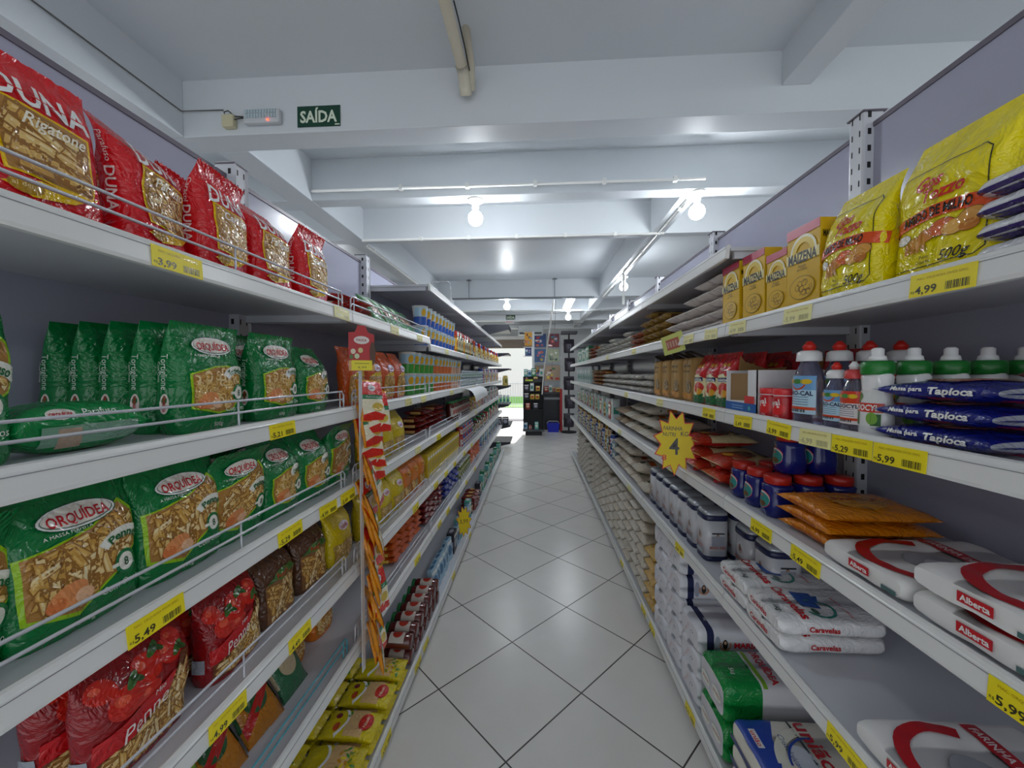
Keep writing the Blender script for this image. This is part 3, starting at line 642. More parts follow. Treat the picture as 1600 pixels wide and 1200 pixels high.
# ---- sweetener bottles
def bottle(h, rr, col, label_cols, word, cap, nozzle, clear=True, ey=.62, neckz=.80):
    pr = [(rr * .96, 0), (rr, .006), (rr, h * .10), (rr * .97, h * .3), (rr * 1.0, h * .52), (rr * .80, h * .64), (rr * .58, h * .72), (rr * .52, h * .76)]
    pm = mat('clear_bottle_' + col, col, .08, trans=.85 if clear else 0, coat=.3) if clear else gloss(col)
    b = MB(); b.lathe(pr, pm, 28, ey); R_ = Round(pr, ey)
    bm_ = b.mesh(); lb = MB(); L = rr * 1.15; y0, y1 = h * .12, h * .58
    T1, mid, low = label_cols
    it = [(0, ink(mid), rect(-L, y0, L, y1)), (1, ink(T1), rect(-L, y1 - h * .17, L, y1)), (2, ink('D84A1C'), arc(0, y1 - h * .03, h * .125, h * .145, 215, 325)), (2, ink(low), rect(-L, y0 + h * .05, L, y0 + h * .085)),
          (3, ink('17284E'), text(word, 0, y0 + h * .25, h * .075, L * 1.7, bold=.03)), (2, ink('222222'), bars(-L * .5, y0 + .004, L, h * .035, 11))]
    it += [(2, ink('4A6A8A'), rect(-L * .8, y0 + h * (.11 + k * .03), L * .6, y0 + h * (.117 + k * .03))) for k in range(4)]
    for k in range(3): it.append((2, ink(['D9A11C', '3F8A3A', 'E8C22A'][k]), ell((k - 1) * L * .5, y1 - h * .07, L * .3, h * .03)))
    decals(lb, R_, it, .01)
    c = MB(); c.lathe([(rr * .60, h * .755), (rr * .62, h * .76), (rr * .58, h * .86), (rr * .40, h * .885)], plas(cap), 20)
    n = MB(); n.lathe([(rr * .30, h * .885), (rr * .30, h * .92), (rr * .36, h * .93), (rr * .22, h * .97), (rr * .12, h * 1.0)], plas(nozzle), 14)
    return [('bottle_body', bm_), ('label', lb.mesh()), ('cap', c.mesh()), ('nozzle', n.mesh())]
kind('zero', 'sweetener_bottle', 'sweetener bottle', bottle(.205, .044, 'A9A8CE', ('6FA7D8', 'BFE0F2', 'D8451C'), 'ZERO-CAL', 'F0F0F0', 'D8281C'))
kind('zero_s', 'sweetener_bottle', 'sweetener bottle', bottle(.150, .030, 'A9A8CE', ('6FA7D8', 'BFE0F2', 'D8451C'), 'ZERO-CAL', 'F0F0F0', 'D8281C'))
kind('adocyl_red', 'sweetener_bottle', 'sweetener bottle', bottle(.150, .028, 'B9B2C8', ('D83A22', 'F0E6E6', 'D8451C'), 'ADOCYL', 'D84A4A', 'F4F4F4'))
pr = [(.030, 0), (.033, .006), (.032, .05), (.027, .085), (.030, .118), (.026, .124), (.020, .126)]
b = MB(); b.lathe(pr, gloss('ECECEC'), 26, .7); R_ = Round(pr, .7)
lb = MB(); decals(lb, R_, [(-1, ink('E6E6E4'), rect(-.037, .02, .032, .09)), (0, ink('2F6A34'), rect(-.034, .022, -.012, .085)), (0, ink('2F6A34'), rect(.012, .022, .03, .045)), (1, ink('D23A2A'), rect(-.036, .048, .034, .066)), (2, ink(WH), text('ADOCYL', -.002, .057, .016, .056, bold=.03)), (1, ink('7FB04A'), ell(.014, .036, .010, .012)), (1, ink('4A8A3A'), ell(-.016, .078, .010, .008))], .008)
c = MB(); c.lathe([(.0245, .122), (.026, .124), (.026, .145), (.022, .149)], plas('1E7A2E'), 22); n = MB(); n.lathe([(.015, .149), (.013, .158), (.010, .160), (.010, .172), (.006, .175)], plas('F2F2F2'), 16)
kind('adocyl', 'sweetener_bottle', 'sweetener bottle', [('bottle_body', b.mesh()), ('label', lb.mesh()), ('cap', c.mesh()), ('nozzle', n.mesh())])
# ---- baking powder cans
pr = [(.026, 0), (.027, .004), (.027, .062), (.0255, .064)]; b = MB(); b.lathe(pr, gloss('C81420'), 26); R_ = Round(pr); lb = MB()
decals(lb, R_, [(-1, ink('C81420'), rect(-.042, .006, .036, .058)), (0, ink('E8282E'), ell(.010, .028, .020, .016)), (1, ink(WH), text('Royal', -.006, .044, .022, .044, bold=.02, rot=.15)), (1, ink('D9A03A'), text('Fermento', -.032, .03, .010, .04, rot=pi / 2, bold=.02)), (2, ink('F6D0C8'), ell(.012, .034, .0035, .003)), (1, ink('F0C8C8'), text('100g', .008, .010, .007))], .008)
c = MB(); c.lathe([(.0275, .066), (.0285, .067), (.0285, .080), (.027, .083)], plas('E63A3E'), 26); c2 = MB(); c2.lathe([(.0268, .0635), (.0272, .064), (.0272, .0665), (.0268, .067)], plas('F2E6E6'), 26)
kind('royal', 'baking_powder_can', 'baking powder can', [('can_body', b.mesh()), ('label', lb.mesh()), ('lid', c.mesh()), ('seal_ring', c2.mesh())])
P = Pouch(.19, .15, .05, 'stand', 2.8, .003, 12)
it = [(0, ink('6E0E16'), ell(0, .12, .05, .05)), (1, ink('C9A8A0'), text('ROYAL', 0, .10, .03, .09, bold=.02))]
kind('darkred_bag', 'jelly_bag', 'dessert bag', bagmesh(P, film('A01420'), it, nr=28, nz=22))
# bread mix, red and green bags
P = Pouch(.20, .105, .07, 'stand', 3.2, .003, 14, .1)
it = [(0, ink('EEE3B4'), poly((-.05, .03), (.05, .03), (.05, .105), (.01, .125), (-.05, .115))), (1, ink('1A6A34'), poly((-.052, .004), (.052, .004), (.052, .045), (0, .035), (-.052, .048))), (2, ink('C8281C'), ell(.015, .068, .032, .024)), (2.5, ink('E2A22A'), ell(.022, .052, .020, .014)), (2.8, ink('F0D9A0'), ell(-.022, .06, .013, .010)),
      (3, ink('1C2E5A'), rect(-.05, .094, .042, .110)), (3.5, ink(WH), text('aponta', -.004, .102, .016, .085, bold=.02)), (1, ink('E0A81C'), text('Santa', .005, .158, .020, .06, shear=.3, bold=.02)), (1, ink('F4D0C8'), text('Maria', .005, .140, .014, .04, shear=.3))]
kind('red_flour', 'flour_bag', 'flour bag', bagmesh(P, film('C4141C'), it, nr=32, nz=26))
# kraft bags with handles
P = Pouch(.195, .125, .075, 'block', 6, .0016, 3)
it = [(0, ink('4E3A1E'), text('FARINHA', 0, .16, .016, .08, bold=.02)), (0, ink('4E3A1E'), text('INTEGRAL', 0, .135, .014, .07)), (0, ink('5E4524'), ell(.02, .065, .03, .03)), (1, ink('B08A4C'), ell(.02, .065, .024, .024)), (2, ink('5E4524'), ell(.02, .065, .012, .02)),
      (0, ink('5E4524'), ell(0, .07, .022, .03), 'side-'), (1, ink('A88042'), ell(0, .07, .017, .024), 'side-'), (0, ink('4E3A1E'), rect(-.022, .14, .022, .15), 'side-'), (0, ink('D08A1C'), rect(-.05, .01, .05, .04)), (0, ink('4E3A1E'), rect(-.02, .16, .02, .164), 'side-')]
b = MB(); P.body(b, paper('A8844C'), 36, 22); decals(b, P, it)
hd = MB(); hp = [(-.045, .02, .19), (-.04, -.03, .213), (-.02, -.045, .222), (.02, -.045, .222), (.04, -.03, .213), (.045, .02, .19)]
vs = [];
for x, y, z in hp: vs += [(x, y, z), (x, y + .018, z + .004)]
hd.add(vs + [(x, y, z + .0015) for x, y, z in vs], [[2 * k, 2 * k + 1, 2 * k + 3, 2 * k + 2] for k in range(5)] + [[12 + 2 * k + 2, 12 + 2 * k + 3, 12 + 2 * k + 1, 12 + 2 * k] for k in range(5)], mat('dark_ribbon', '3A3028', .4))
kind('kraft', 'flour_bag', 'flour bag', [('paper_bag', b.mesh()), ('handle', hd.mesh())])
# display carton (cut-out tray)
b = MB(); kr = card('9A7646'); cw = card('E9EAEC'); W, D, H = .185, .26, .135
b.box(-W / 2, -W / 2 + .003, -D / 2, D / 2, 0, H, cw); b.box(W / 2 - .003, W / 2, -D / 2, D / 2, 0, H, cw); b.box(-W / 2, W / 2, D / 2 - .003, D / 2, 0, H + .04, kr); b.box(-W / 2, W / 2, -D / 2, D / 2, 0, .003, kr)
b.prism([(-W / 2, .0), (W / 2, .0), (W / 2, H), (W / 2 - .05, H), (W / 2 - .05, .04), (-W / 2 + .0, .035)], 'y', -D / 2, -D / 2 + .003, cw)
b.prism([(-D / 2 + .04, H), (D / 2, H), (D / 2, H + .055), (D / 2 - .02, H + .045), (D / 2 - .06, H + .012), (0, H + .006), (-D / 2 + .06, H + .03), (-D / 2 + .045, H + .05)], 'x', -W / 2, -W / 2 + .003, kr)
b.box(-W / 2 + .005, W / 2 - .055, -D / 2 + .012, -D / 2 + .015, .003, H - .01, kr)
S = Boxy(W, D, H); decals(b, S, [(1, ink('1464B4'), rect(-W / 2, 0, W / 2, .032)), (2, ink('D82A2A'), rect(-W / 2 + .12, .032, W / 2 - .01, .055)), (2, ink('8AB8E4'), rect(-.05, .012, .02, .015)), (2, ink('8AB8E4'), rect(-.05, .02, .02, .023)), (2, ink('4FC0C0'), ell(.055, .017, .007, .007)), (1, ink('1464B4'), rect(-D / 2, 0, D / 2, .030), 'side-'), (2, ink('D82A2A'), rect(-D / 2, .03, -D / 2 + .05, .05), 'side-')], None)
kind('carton', 'display_carton', 'display carton', b.mesh())
b = MB(); b.box(-.06, .06, -.035, .035, 0, .05, card('A8161E'), .001); S = Boxy(.12, .07, .05)
decals(b, S, [(1, ink('D9B8B0'), ell(.01, .02, .012, .016), 'side-'), (1, ink('7A6A5A'), ell(-.02, .02, .010, .013), 'side-'), (1, ink('D9B8B0'), ell(.02, .02, .014, .018))], None)
kind('red_carton', 'baking_powder_box', 'cardboard box', b.mesh())
# tapioca
P = Pouch(.205, .15, .033, 'pillow', 2.6, .0018, 5)
it = []
for fc in ('side+', 'side-'): it += [(1, ink(WH), text('Massa para', .062, .003, .010, .055, bold=.03), fc, 'R'), (1, ink(WH), text('Tapioca', .130, .001, .016, .066, bold=.035, shear=.2), fc, 'R'), (0, ink('8A2440'), rect(.0, -.0145, .2, -.010), fc, 'R')]
it += [(1, ink('B0685A'), ell(0, .10, .05, .06)), (1.5, ink('D9B8A8'), ell(.01, .10, .03, .04))]
kind('tapioca', 'tapioca_bag', 'tapioca bag', bagmesh(P, film('15207A'), it, mcol=lambda t, k: film('9FA3AE') if t < .045 or t > .955 else None))
P = Pouch(.2, .15, .044, 'pillow', 2.6, .002, 8)
kind('brownred_bag', 'flour_bag', 'flour bag', bagmesh(P, film('7A4A44'), [(1, ink('D8C0B0'), ell(0, .1, .04, .06)), (1, ink('A02028'), rect(-.06, .03, .06, .06))], nr=28, nz=22))
P = Pouch(.19, .17, .030, 'block', 3.2, .0015, 9)
kind('white_purple', 'flour_bag', 'flour bag', bagmesh(P, film('DCDCE0'), [(1, ink('3A2470'), rect(.002, -.0125, .188, -.003), 'side+', 'R'), (1, ink('3A2470'), rect(.002, -.0125, .188, -.003), 'side-', 'R'), (0, ink('3A2470'), rect(-.08, .02, .08, .06), 'back')], nr=28, nz=26))
# flat rectangular flour (red and white)
P = Pouch(.30, .20, .039, 'block', 7, .0024, 6)
it = [(1, ink('B8121C'), arc(.02, .115, .085, .108, 150, 330, 18)), (1, ink('8E9097'), ell(.035, .12, .055, .045)), (1.5, ink('B9BBC0'), ell(.045, .125, .035, .028)), (2, ink('B8121C'), rect(-.085, .185, .085, .215)), (3, ink('E8D8D8'), text('FARINHA DE TRIGO', 0, .20, .020, .15, bold=.02)), (1, ink('3A4A50'), rect(.02, .165, .06, .17)),
      (1, ink('C8202A'), rect(-.02, -.006, .028, .010), 'end'), (2, ink(WH), text('Alberta', .004, .002, .013, .040, bold=.03), 'end'), (1, ink('4E6E6E'), rect(.055, -.012, .085, -.004), 'end'), (1, ink('C8202A'), rect(.06, .004, .12, .014), 'side+', 'R')]
kind('flour_flat', 'flour_bag', 'flour bag', bagmesh(P, paper('E6E4E2'), it, nr=44))
P = Pouch(.265, .175, .042, 'block', 5.5, .0024, 3)
it = [(1, ink('C81E24'), text('Caravelas', 0, .075, .036, .160, bold=.03)), (1, ink('2A55A8'), poly((-.05, .10), (.02, .095), (.03, .14), (-.04, .15))), (1, ink('2A8A7A'), arc(.03, .13, .035, .042, -60, 200)), (1.5, ink('1E4E9A'), poly((-.02, .11), (.0, .15), (-.03, .165))), (1, ink('3E6A50'), ell(.045, .115, .014, .008)), (1, ink('D03030'), text('açúcar cristal', .02, .20, .016, .09)),
      (1, ink('30484E'), text('1kg', .035, .026, .022, bold=.01)), (1, ink('60787E'), rect(-.01, .03, .015, .032)), (1, ink('60787E'), rect(-.01, .024, .015, .026)), (1, ink('C81E24'), text('Caravelas', -.012, .001, .021, .085, bold=.03), 'end'), (1, ink('C81E24'), text('Caravelas', .11, .0, .019, .075, bold=.03), 'side+', 'R'), (1, ink('C81E24'), text('Caravelas', .11, .0, .019, .075, bold=.03), 'side-', 'R')]
kind('sugar', 'sugar_bag', 'sugar bag', bagmesh(P, film('EDECEC'), it, nr=44))
P = Pouch(.30, .20, .072, 'block', 6, .0016, 4)
it = [(1, ink('2446A8'), poly((-.092, .002), (.092, .002), (.092, .05), (.05, .07), (-.02, .085), (-.092, .12))), (2, ink('E8E6D6'), arc(.08, .20, .115, .145, 175, 262, 16)), (2.4, ink('2446A8'), arc(.08, .20, .103, .110, 175, 262, 16)), (2, ink('C8CDD6'), ell(.05, .14, .05, .035)), (3, ink('26488A'), text('Cristalçúcar', .02, .115, .024, .11, shear=.3, rot=.0)), (2, ink('1E3A3E'), rect(-.09, .165, .09, .172)),
      (3, ink('C8202A'), text('união', .0, .205, .066, .165, bold=.02)), (3, ink('E8E6E6'), rect(-.05, .025, .015, .045)), (3.4, ink('D8301C'), text('união', -.017, .035, .022, .052, bold=.02)), (1, ink('1E2E6A'), rect(-.1, -.035, .1, -.018), 'end')]
kind('uniao', 'sugar_bag', 'sugar bag', bagmesh(P, paper('E8E3D6'), it, nr=44))
P = Pouch(.335, .20, .145, 'block', 6, .002, 5)
it = [(1, ink('7FB02A'), rect(-.094, .135, .094, .150)), (2, ink('C8202A'), text('ORQUÍDEA', 0, .185, .036, .17, bold=.03)), (2, ink('C07A30'), arc(.03, .26, .035, .048, 0, 360, 26)), (3, ink('7A3A3A'), ell(.03, .26, .02, .02, 6)),
      (1, ink('E6EDE2'), ell(.045, .0, .035, .022), 'end'), (1.5, ink('C8202A'), text('ORQUÍDEA', .045, 0, .014, .056, bold=.02), 'end'), (1, ink('E6EDE2'), ell(-.045, -.01, .035, .022), 'end'), (1.5, ink('C8202A'), text('ORQUÍDEA', -.045, -.01, .014, .056, bold=.02), 'end'), (1, ink('D9E6D2'), text('5kg', .03, .06, .022))]
GRN = film('0A8A3A'); kind('green_block', 'flour_sack', 'flour bag', bagmesh(P, paper('D8D6DA'), it, nr=44, mcol=lambda t, k: GRN if t < .38 else None))
P = Pouch(.335, .19, .11, 'block', 7, .0016, 6); NV = paper('1B2350')
it = [(1, ink('C8202A'), text('MARIA INÊS', .225, 0, .030, .17, bold=.03), 'side+', 'R'), (1, ink('C08A6A'), arc(.105, .0, .016, .024, 150, 390, 14), 'side+', 'R'), (1.4, ink('2A2420'), ell(.105, .002, .010, .020), 'side+', 'R'), (1.8, ink('D9A88A'), ell(.105, .009, .005, .007), 'side+', 'R'), (1, ink('A8ACBC'), ell(.075, .0, .012, .035), 'side+', 'R'),
      (1, ink('C8202A'), text('MARIA INÊS', 0, .22, .030, .14, bold=.03)), (1, ink('2A2420'), ell(0, .27, .014, .022)), (1, ink('C08A6A'), ell(.0, .27, .03, .012)), (2, ink('E6E8EE'), text('5kg', .02, .056, .016)), (1, ink('D8A0A0'), text('MARIA INÊS', -.02, .0, .016, .07, rot=.9), 'end'), (1, ink('3A3A6A'), ell(.04, .01, .004, .004), 'end'), (1, ink('7A7AA0'), arc(.04, -.01, .025, .027, 90, 300), 'end')]
kind('flour_block', 'flour_sack', 'flour bag', bagmesh(P, paper('E4E4EA'), it, nr=44, mcol=lambda t, k: NV if .10 < t < .18 else None))
# orange packs
P = Pouch(.19, .25, .027, 'pillow', 4, .0026, 7)
it = [(1, ink('A8481C'), text('Polenta Pronta', .1, .001, .011, .10, bold=.02, shear=.2), 'side+', 'R'), (1, ink('A8481C'), text('Polenta', .1, .004, .014, .06, bold=.02), 'side-', 'R'), (1, ink('C88A2A'), ell(0, .10, .06, .06)), (2, ink('A8481C'), text('Polenta', 0, .1, .03, .10, bold=.02))]
kind('orange_pack', 'cornmeal_pack', 'cornmeal pack', bagmesh(P, film('D8820E'), it, nr=30, nz=26))
P = Pouch(.235, .17, .050, 'pillow', 3, .0022, 11); it = [(1, ink('B83A1C'), ell(.0, .09, .062, .05)), (1.5, ink('5A2414'), ell(0, .12, .05, .035)), (2, ink('3A1A10'), rect(-.05, .165, .05, .185)), (2.5, ink('C8A078'), text('CHOCOLATE', 0, .175, .014, .085, bold=.02)), (2, ink('D8A02A'), ell(0, .06, .025, .018)), (1, ink('B81E1E'), rect(.0, -.02, .235, -.004), 'side+', 'R')]
REDF = film('B8301C'); kind('cake_mix', 'cake_mix_bag', 'cake mix bag', bagmesh(P, film('D9C79A'), it, nr=30, nz=26, mcol=lambda t, k: REDF if t < .22 else None))
# blue malt jars
pr = [(.034, 0), (.038, .005), (.039, .04), (.035, .075), (.037, .088), (.031, .093)]; b = MB(); b.lathe(pr, gloss('101C70'), 28, 1, pw=2.6); R_ = Round(pr); lb = MB()
decals(lb, R_, [(4, ink('C02A3A'), ell(-.004, .047, .029, .025)), (6, ink('D8C8C8'), ell(-.004, .047, .027, .0235)), (8, ink('2A8A86'), ell(-.004, .045, .026, .021)), (10, ink('D8404A'), text('ovo', -.006, .060, .012, bold=.02)), (10, ink('6A4A2A'), ell(.0, .036, .013, .008))], .008, base=.0016)
c = MB(); c.lathe([(.032, .093), (.034, .095), (.034, .114), (.031, .117)], plas('B82418'), 26)
kind('malt', 'chocolate_powder_jar', 'chocolate powder jar', [('jar_body', b.mesh()), ('label', lb.mesh()), ('lid', c.mesh())])
# squared coffee/milk tins
def tin(W=.098, H=.190):
    pr = [(W * .47, .0), (W * .49, .004), (W * .49, .018), (W * .48, .02), (W * .48, H - .03), (W * .49, H - .028), (W * .49, H - .008)]
    a = MB(); a.lathe(pr[3:5], gloss('C8C9CE'), 32, 1, pw=4.5); n = MB(); n.lathe(pr[:3], plas('1A2148'), 32, 1, pw=4.5)
    n2 = MB(); n2.lathe([(W * .49, H - .030), (W * .50, H - .028), (W * .50, H - .012), (W * .48, H - .010)], plas('1A2148'), 32, 1, pw=4.5)
    l = MB(); l.lathe([(W * .47, H - .010), (W * .47, H - .004), (W * .42, H + .004), (W * .30, H + .007)], mat('tin_lid', 'BFC3CA', .25, metal=.5), 32, 1, pw=4.5)
    S = Boxy(W * .96, W * .96, H); d = MB(); it = []
    for fc in ('front', 'side-', 'side+'):
        it += [(2, ink('A85A4A'), text('MARIA INÊS', 0, .055, .014, W * .6, bold=.03), fc), (2, ink('6A4A3A'), ell(0, .095, .006, .014), fc), (2.4, ink('C89A7A'), ell(0, .102, .003, .004), fc), (2, ink('C08A6A'), arc(0, .09, .012, .015, 140, 400, 12), fc), (2, ink('9EA2AC'), rect(-.028, .026, .028, .040), fc)]
    it += [(3, ink('22242E'), rect(-.022, .108, .026, .113), 'side+'), (3, ink('9A9CA8'), rect(-.022, .06, .026, .10), 'side+')]
    decals(a, S, it, None, base=.0012)
    return [('tin_body', a.mesh()), ('bottom_band', n.mesh()), ('top_band', n2.mesh()), ('lid', l.mesh())]
kind('tin', 'coffee_tin', 'food tin', tin()); kind('tin_b', 'coffee_tin', 'food tin', tin(.112, .17))
# rice and grain sacks lying with the end to the aisle
def sack(name, col, seed, L=.315, W=.19, T=.07, cols=('C0541C', '3A4A3A'), obj='rice_bag', cat='rice bag', clear=.0):
    P = Pouch(L, W, T, 'pillow', 2.3, .003, seed, fin=.06, lump=.0012)
    it = [(1, ink(cols[0]), rect(-W * .36, L * .30, W * .36, L * .42)), (1, ink(cols[1]), ell(-W * .1, L * .2, W * .18, L * .05)), (2, ink(cols[0]), text('ARROZ', 0, L * .56, .04, W * .6, bold=.03)), (1, ink(cols[1]), ell(0, L * .3, .006, .006), 'side+'), (1, ink(cols[0]), rect(-.012, L * .42, .006, L * .6), 'side+')]
    kind(name, obj, cat, bagmesh(P, film(col), it, nr=26, nz=20, cell=.03))
sack('rice', 'C9BEAC', 1); sack('rice_b', 'D2CBBE', 5, cols=('C87A2A', '44704A')); sack('rice_y', 'C8A04A', 8, cols=('B8281C', 'E0B020')); sack('beans', 'A9927A', 9, cols=('A83A1C', '7A2A1A'), cat='grain bag', obj='grain_bag')
def packet(name, col, seed, L, W, T, c2, obj, cat, n=2.4, extra=None, nr=20, nz=14):
    P = Pouch(L, W, T, 'pillow', n, .0022, seed, fin=.05)
    it = [(1, ink(c2), ell(0, L * .5, W * .28, L * .2)), (1, ink(c2), rect(-.010, L * .25, .008, L * .7), 'side+'), (1, ink(c2), rect(-.010, L * .25, .008, L * .7), 'side-')] + (extra or [])
    kind(name, obj, cat, bagmesh(P, film(col), it, nr=nr, nz=nz, cell=.025))
packet('pink_packet', 'D8CFCB', 1, .19, .115, .042, 'B03A4A', 'sugar_packet', 'food packet'); packet('gold_packet', '9A7A3A', 2, .17, .11, .04, '5A3A1C', 'grain_packet', 'food packet'); packet('pale_packet', 'C6C2BA', 3, .16, .10, .038, '9A9C9A', 'grain_packet', 'food packet')
packet('rust_packet', '9A5238', 4, .16, .10, .036, 'E0A050', 'grain_packet', 'food packet'); packet('noodle_red', '7A1A18', 5, .15, .11, .032, 'E0B060', 'noodle_packet', 'noodle packet'); packet('noodle_orange', 'CC5A14', 6, .15, .11, .03, 'F0C040', 'noodle_packet', 'noodle packet')
packet('blue_packet', '1E2E86', 7, .17, .13, .05, '8A4AA0', 'noodle_packet', 'noodle packet'); packet('green_packet', '2F6A48', 8, .17, .12, .03, 'B8A888', 'seasoning_packet', 'seasoning packet'); packet('red_flat', 'B82A22', 9, .18, .12, .022, 'D8D0C8', 'soup_packet', 'soup packet'); packet('herb_packet', '4E8A5A', 10, .17, .12, .03, '8A6A4A', 'seasoning_packet', 'seasoning packet'); packet('amber_flat', 'B8741C', 12, .18, .13, .03, '2A5A34', 'soup_packet', 'soup packet', extra=[(2, ink('B8201C'), poly((-.06, .02), (.06, .10), (.06, .13), (-.06, .05)))])
# yellow noodle packs on the left base shelf
P = Pouch(.205, .125, .038, 'pillow', 3, .002, 3)
it = [(1, ink('D9B27A'), rect(-.055, .045, .055, .115)), (2, ink('EFEDE8'), arc(.0, .185, .062, .072, 215, 325)), (2, ink('C62A1C'), ell(.0, .045, .036, .026)), (2.5, ink('F0C8A0'), text('Nissin', .0, .045, .016, .05, bold=.03, shear=.2)), (2, ink('4E8A2A'), ell(.03, .12, .014, .008)), (2, ink('C8501C'), ell(-.025, .15, .018, .012)), (2, ink('7A1A1C'), ell(.02, .16, .012, .012))]
kind('yellow_noodle', 'noodle_packet', 'noodle packet', bagmesh(P, film('D8C40C'), it, nr=28, nz=22))
it2 = [(1, ink('D9B27A'), rect(-.055, .045, .055, .115)), (2, ink('EFEDE8'), arc(.0, .185, .062, .072, 215, 325))] + [(2 + k * .1, ink(['4E8A2A', 'C8901C', '8A9A1C', 'E8D020'][k % 4]), ell(-.045 + (k * 37 % 90) / 1000, .02 + (k * 53 % 60) / 1000, .010, .005, 10, k)) for k in range(16)]
kind('yellow_noodle_b', 'noodle_packet', 'noodle packet', bagmesh(P, film('D8C40C'), it2, nr=28, nz=22))
# jars, cups, small bottles, boxes
def jar(name, h, r, glass, lid, lab, obj='glass_jar', cat='jar', lidh=.018, ringlab=True):
    b = MB(); pr = [(r * .9, 0), (r, .006), (r, h * .78), (r * .85, h - lidh)]; b.lathe(pr, gloss(glass), 18); R_ = Round(pr)
    l = MB(); l.lathe([(r * .86, h - lidh), (r * .9, h - lidh + .002), (r * .9, h - .002), (r * .8, h)], gloss(lid), 18)
    d = MB(); decals(d, R_, [(0, ink(lab[0]), rect(-r * 1.2, h * .2, r * 1.2, h * .66)), (1, ink(lab[1]), ell(0, h * .43, r * .6, h * .15))], .012)
    kind(name, obj, cat, [('jar_body', b.mesh()), ('lid', l.mesh()), ('label', d.mesh())])
jar('jar_red', .16, .036, '5A1A16', '1E7A3E', ('C9BEB4', 'B8301C')); jar('jar_dark', .14, .033, '3A2018', '2A2A2A', ('C8B08A', '8A4A2A')); jar('bottle_orange', .2, .026, 'B8641C', 'C8301C', ('E0B030', 'B83A1C'), 'sauce_bottle', 'sauce bottle', .05)
jar('bottle_green', .2, .026, '4E7A3A', 'E0E0D8', ('D0C8A0', '3A6A2A'), 'sauce_bottle', 'sauce bottle', .05); jar('bottle_brown', .21, .026, '6A4A34', 'B02A2A', ('C8C0B0', '8A5A3A'), 'sauce_bottle', 'sauce bottle', .06); jar('bottle_white', .19, .03, 'D2CFC2', '2A4A9A', ('E0DAB0', 'C8A02A'), 'sauce_bottle', 'sauce bottle', .04)
jar('can_red', .10, .036, 'B0302A', 'B9BCC0', ('D8C8C0', '8A1A1A'), 'food_can', 'can', .006); jar('can_blue', .10, .036, '2A4A9A', 'B9BCC0', ('C8D0E0', 'B02A2A'), 'food_can', 'can', .006); jar('jar_amber', .13, .036, 'A8741E', 'D8C23A', ('E0D0A0', '7A4A1A'), 'glass_jar', 'jar'); jar('can_small', .08, .03, '8A9AA0', '9EA2A6', ('D0D8D8', '3A7A5A'), 'food_can', 'can', .005)
jar('jar_green', .13, .034, '6E7A2E', 'D6D8D2', ('C9C6A0', '4A6A24'), 'glass_jar', 'jar'); jar('bottle_milk', .18, .028, 'BFD0CE', 'D8E0E0', ('9FC4BE', '3A8A7A'), 'drink_bottle', 'bottle', .03)
def cup(name, top, band, pic):
    r = .048; h = .125; pr = [(r * .74, 0), (r * .98, h * .96), (r * 1.02, h * .97)]
    b = MB(); b.lathe(pr, card('E9E6E0'), 24); R_ = Round(pr); l = MB(); l.lathe([(r * 1.02, h * .965), (r * 1.05, h * .97), (r * 1.05, h), (r * .9, h)], plas(top), 24)
    d = MB(); decals(d, R_, [(0, ink(band), rect(-.10, .004, .10, h * .46)), (0, ink('9FC4D8'), rect(-.09, h * .5, .09, h * .9)), (1, ink(pic), ell(.02, h * .35, .026, .028)), (1, ink('D9A82A'), ell(-.032, h * .68, .016, .022)), (1.3, ink(pic), ell(.06, h * .6, .02, .02)), (2, ink('2A5A8A'), text('Cup', .012, h * .70, .024, bold=.02)), (1, ink(WH), ell(.025, h * .14, .022, .008))], .012)
    kind(name, 'noodle_cup', 'noodle cup', [('cup_body', b.mesh()), ('lid', l.mesh()), ('label', d.mesh())])
cup('cup_blue', 'D2D6D8', '2A5AB0', 'D8904A'); cup('cup_green', 'C8CCC2', '3F9A3A', 'D07A3A'); cup('cup_orange', 'D6CFC6', 'D2703A', 'B84A2A'); cup('cup_pink', 'D8D2D2', 'DDB49A', 'A85A3A')
def smallbox(name, col, c2, W, D, H, obj='food_box', cat='food box'):
    b = MB(); b.box(-W / 2, W / 2, -D / 2, D / 2, 0, H, card(col), .001); S = Boxy(W, D, H)
    decals(b, S, [(1, ink(c2), ell(0, H * .45, W * .35, H * .22)), (1, ink(WH), rect(-W * .4, H * .75, W * .4, H * .88)), (1, ink(c2), rect(-D * .4, H * .3, D * .4, H * .6), 'side-'), (1, ink(c2), rect(-D * .4, H * .3, D * .4, H * .6), 'side+'), (1, ink(c2), ell(0, 0, W * .3, D * .3), 'top')], None); kind(name, obj, cat, b.mesh())
smallbox('box_blue', '9FC0D4', '2A6A9A', .10, .03, .16); smallbox('box_green', '2E8A5A', 'D8E0D0', .11, .06, .2); smallbox('box_white', 'C6D2D0', '3A8A7A', .09, .06, .19); smallbox('box_gold', 'D2B02A', 'B83A1C', .10, .05, .12); smallbox('box_red', 'A82A24', 'E0C0A0', .11, .06, .15); smallbox('box_dark', '2A2A34', 'A0A0B0', .12, .06, .16); smallbox('box_teal', '5FB0A8', 'E8E8D8', .09, .05, .18)
smallbox('soap_yellow', 'D9BC24', 'B89A14', .055, .09, .155, 'yellow_carton', 'food box')
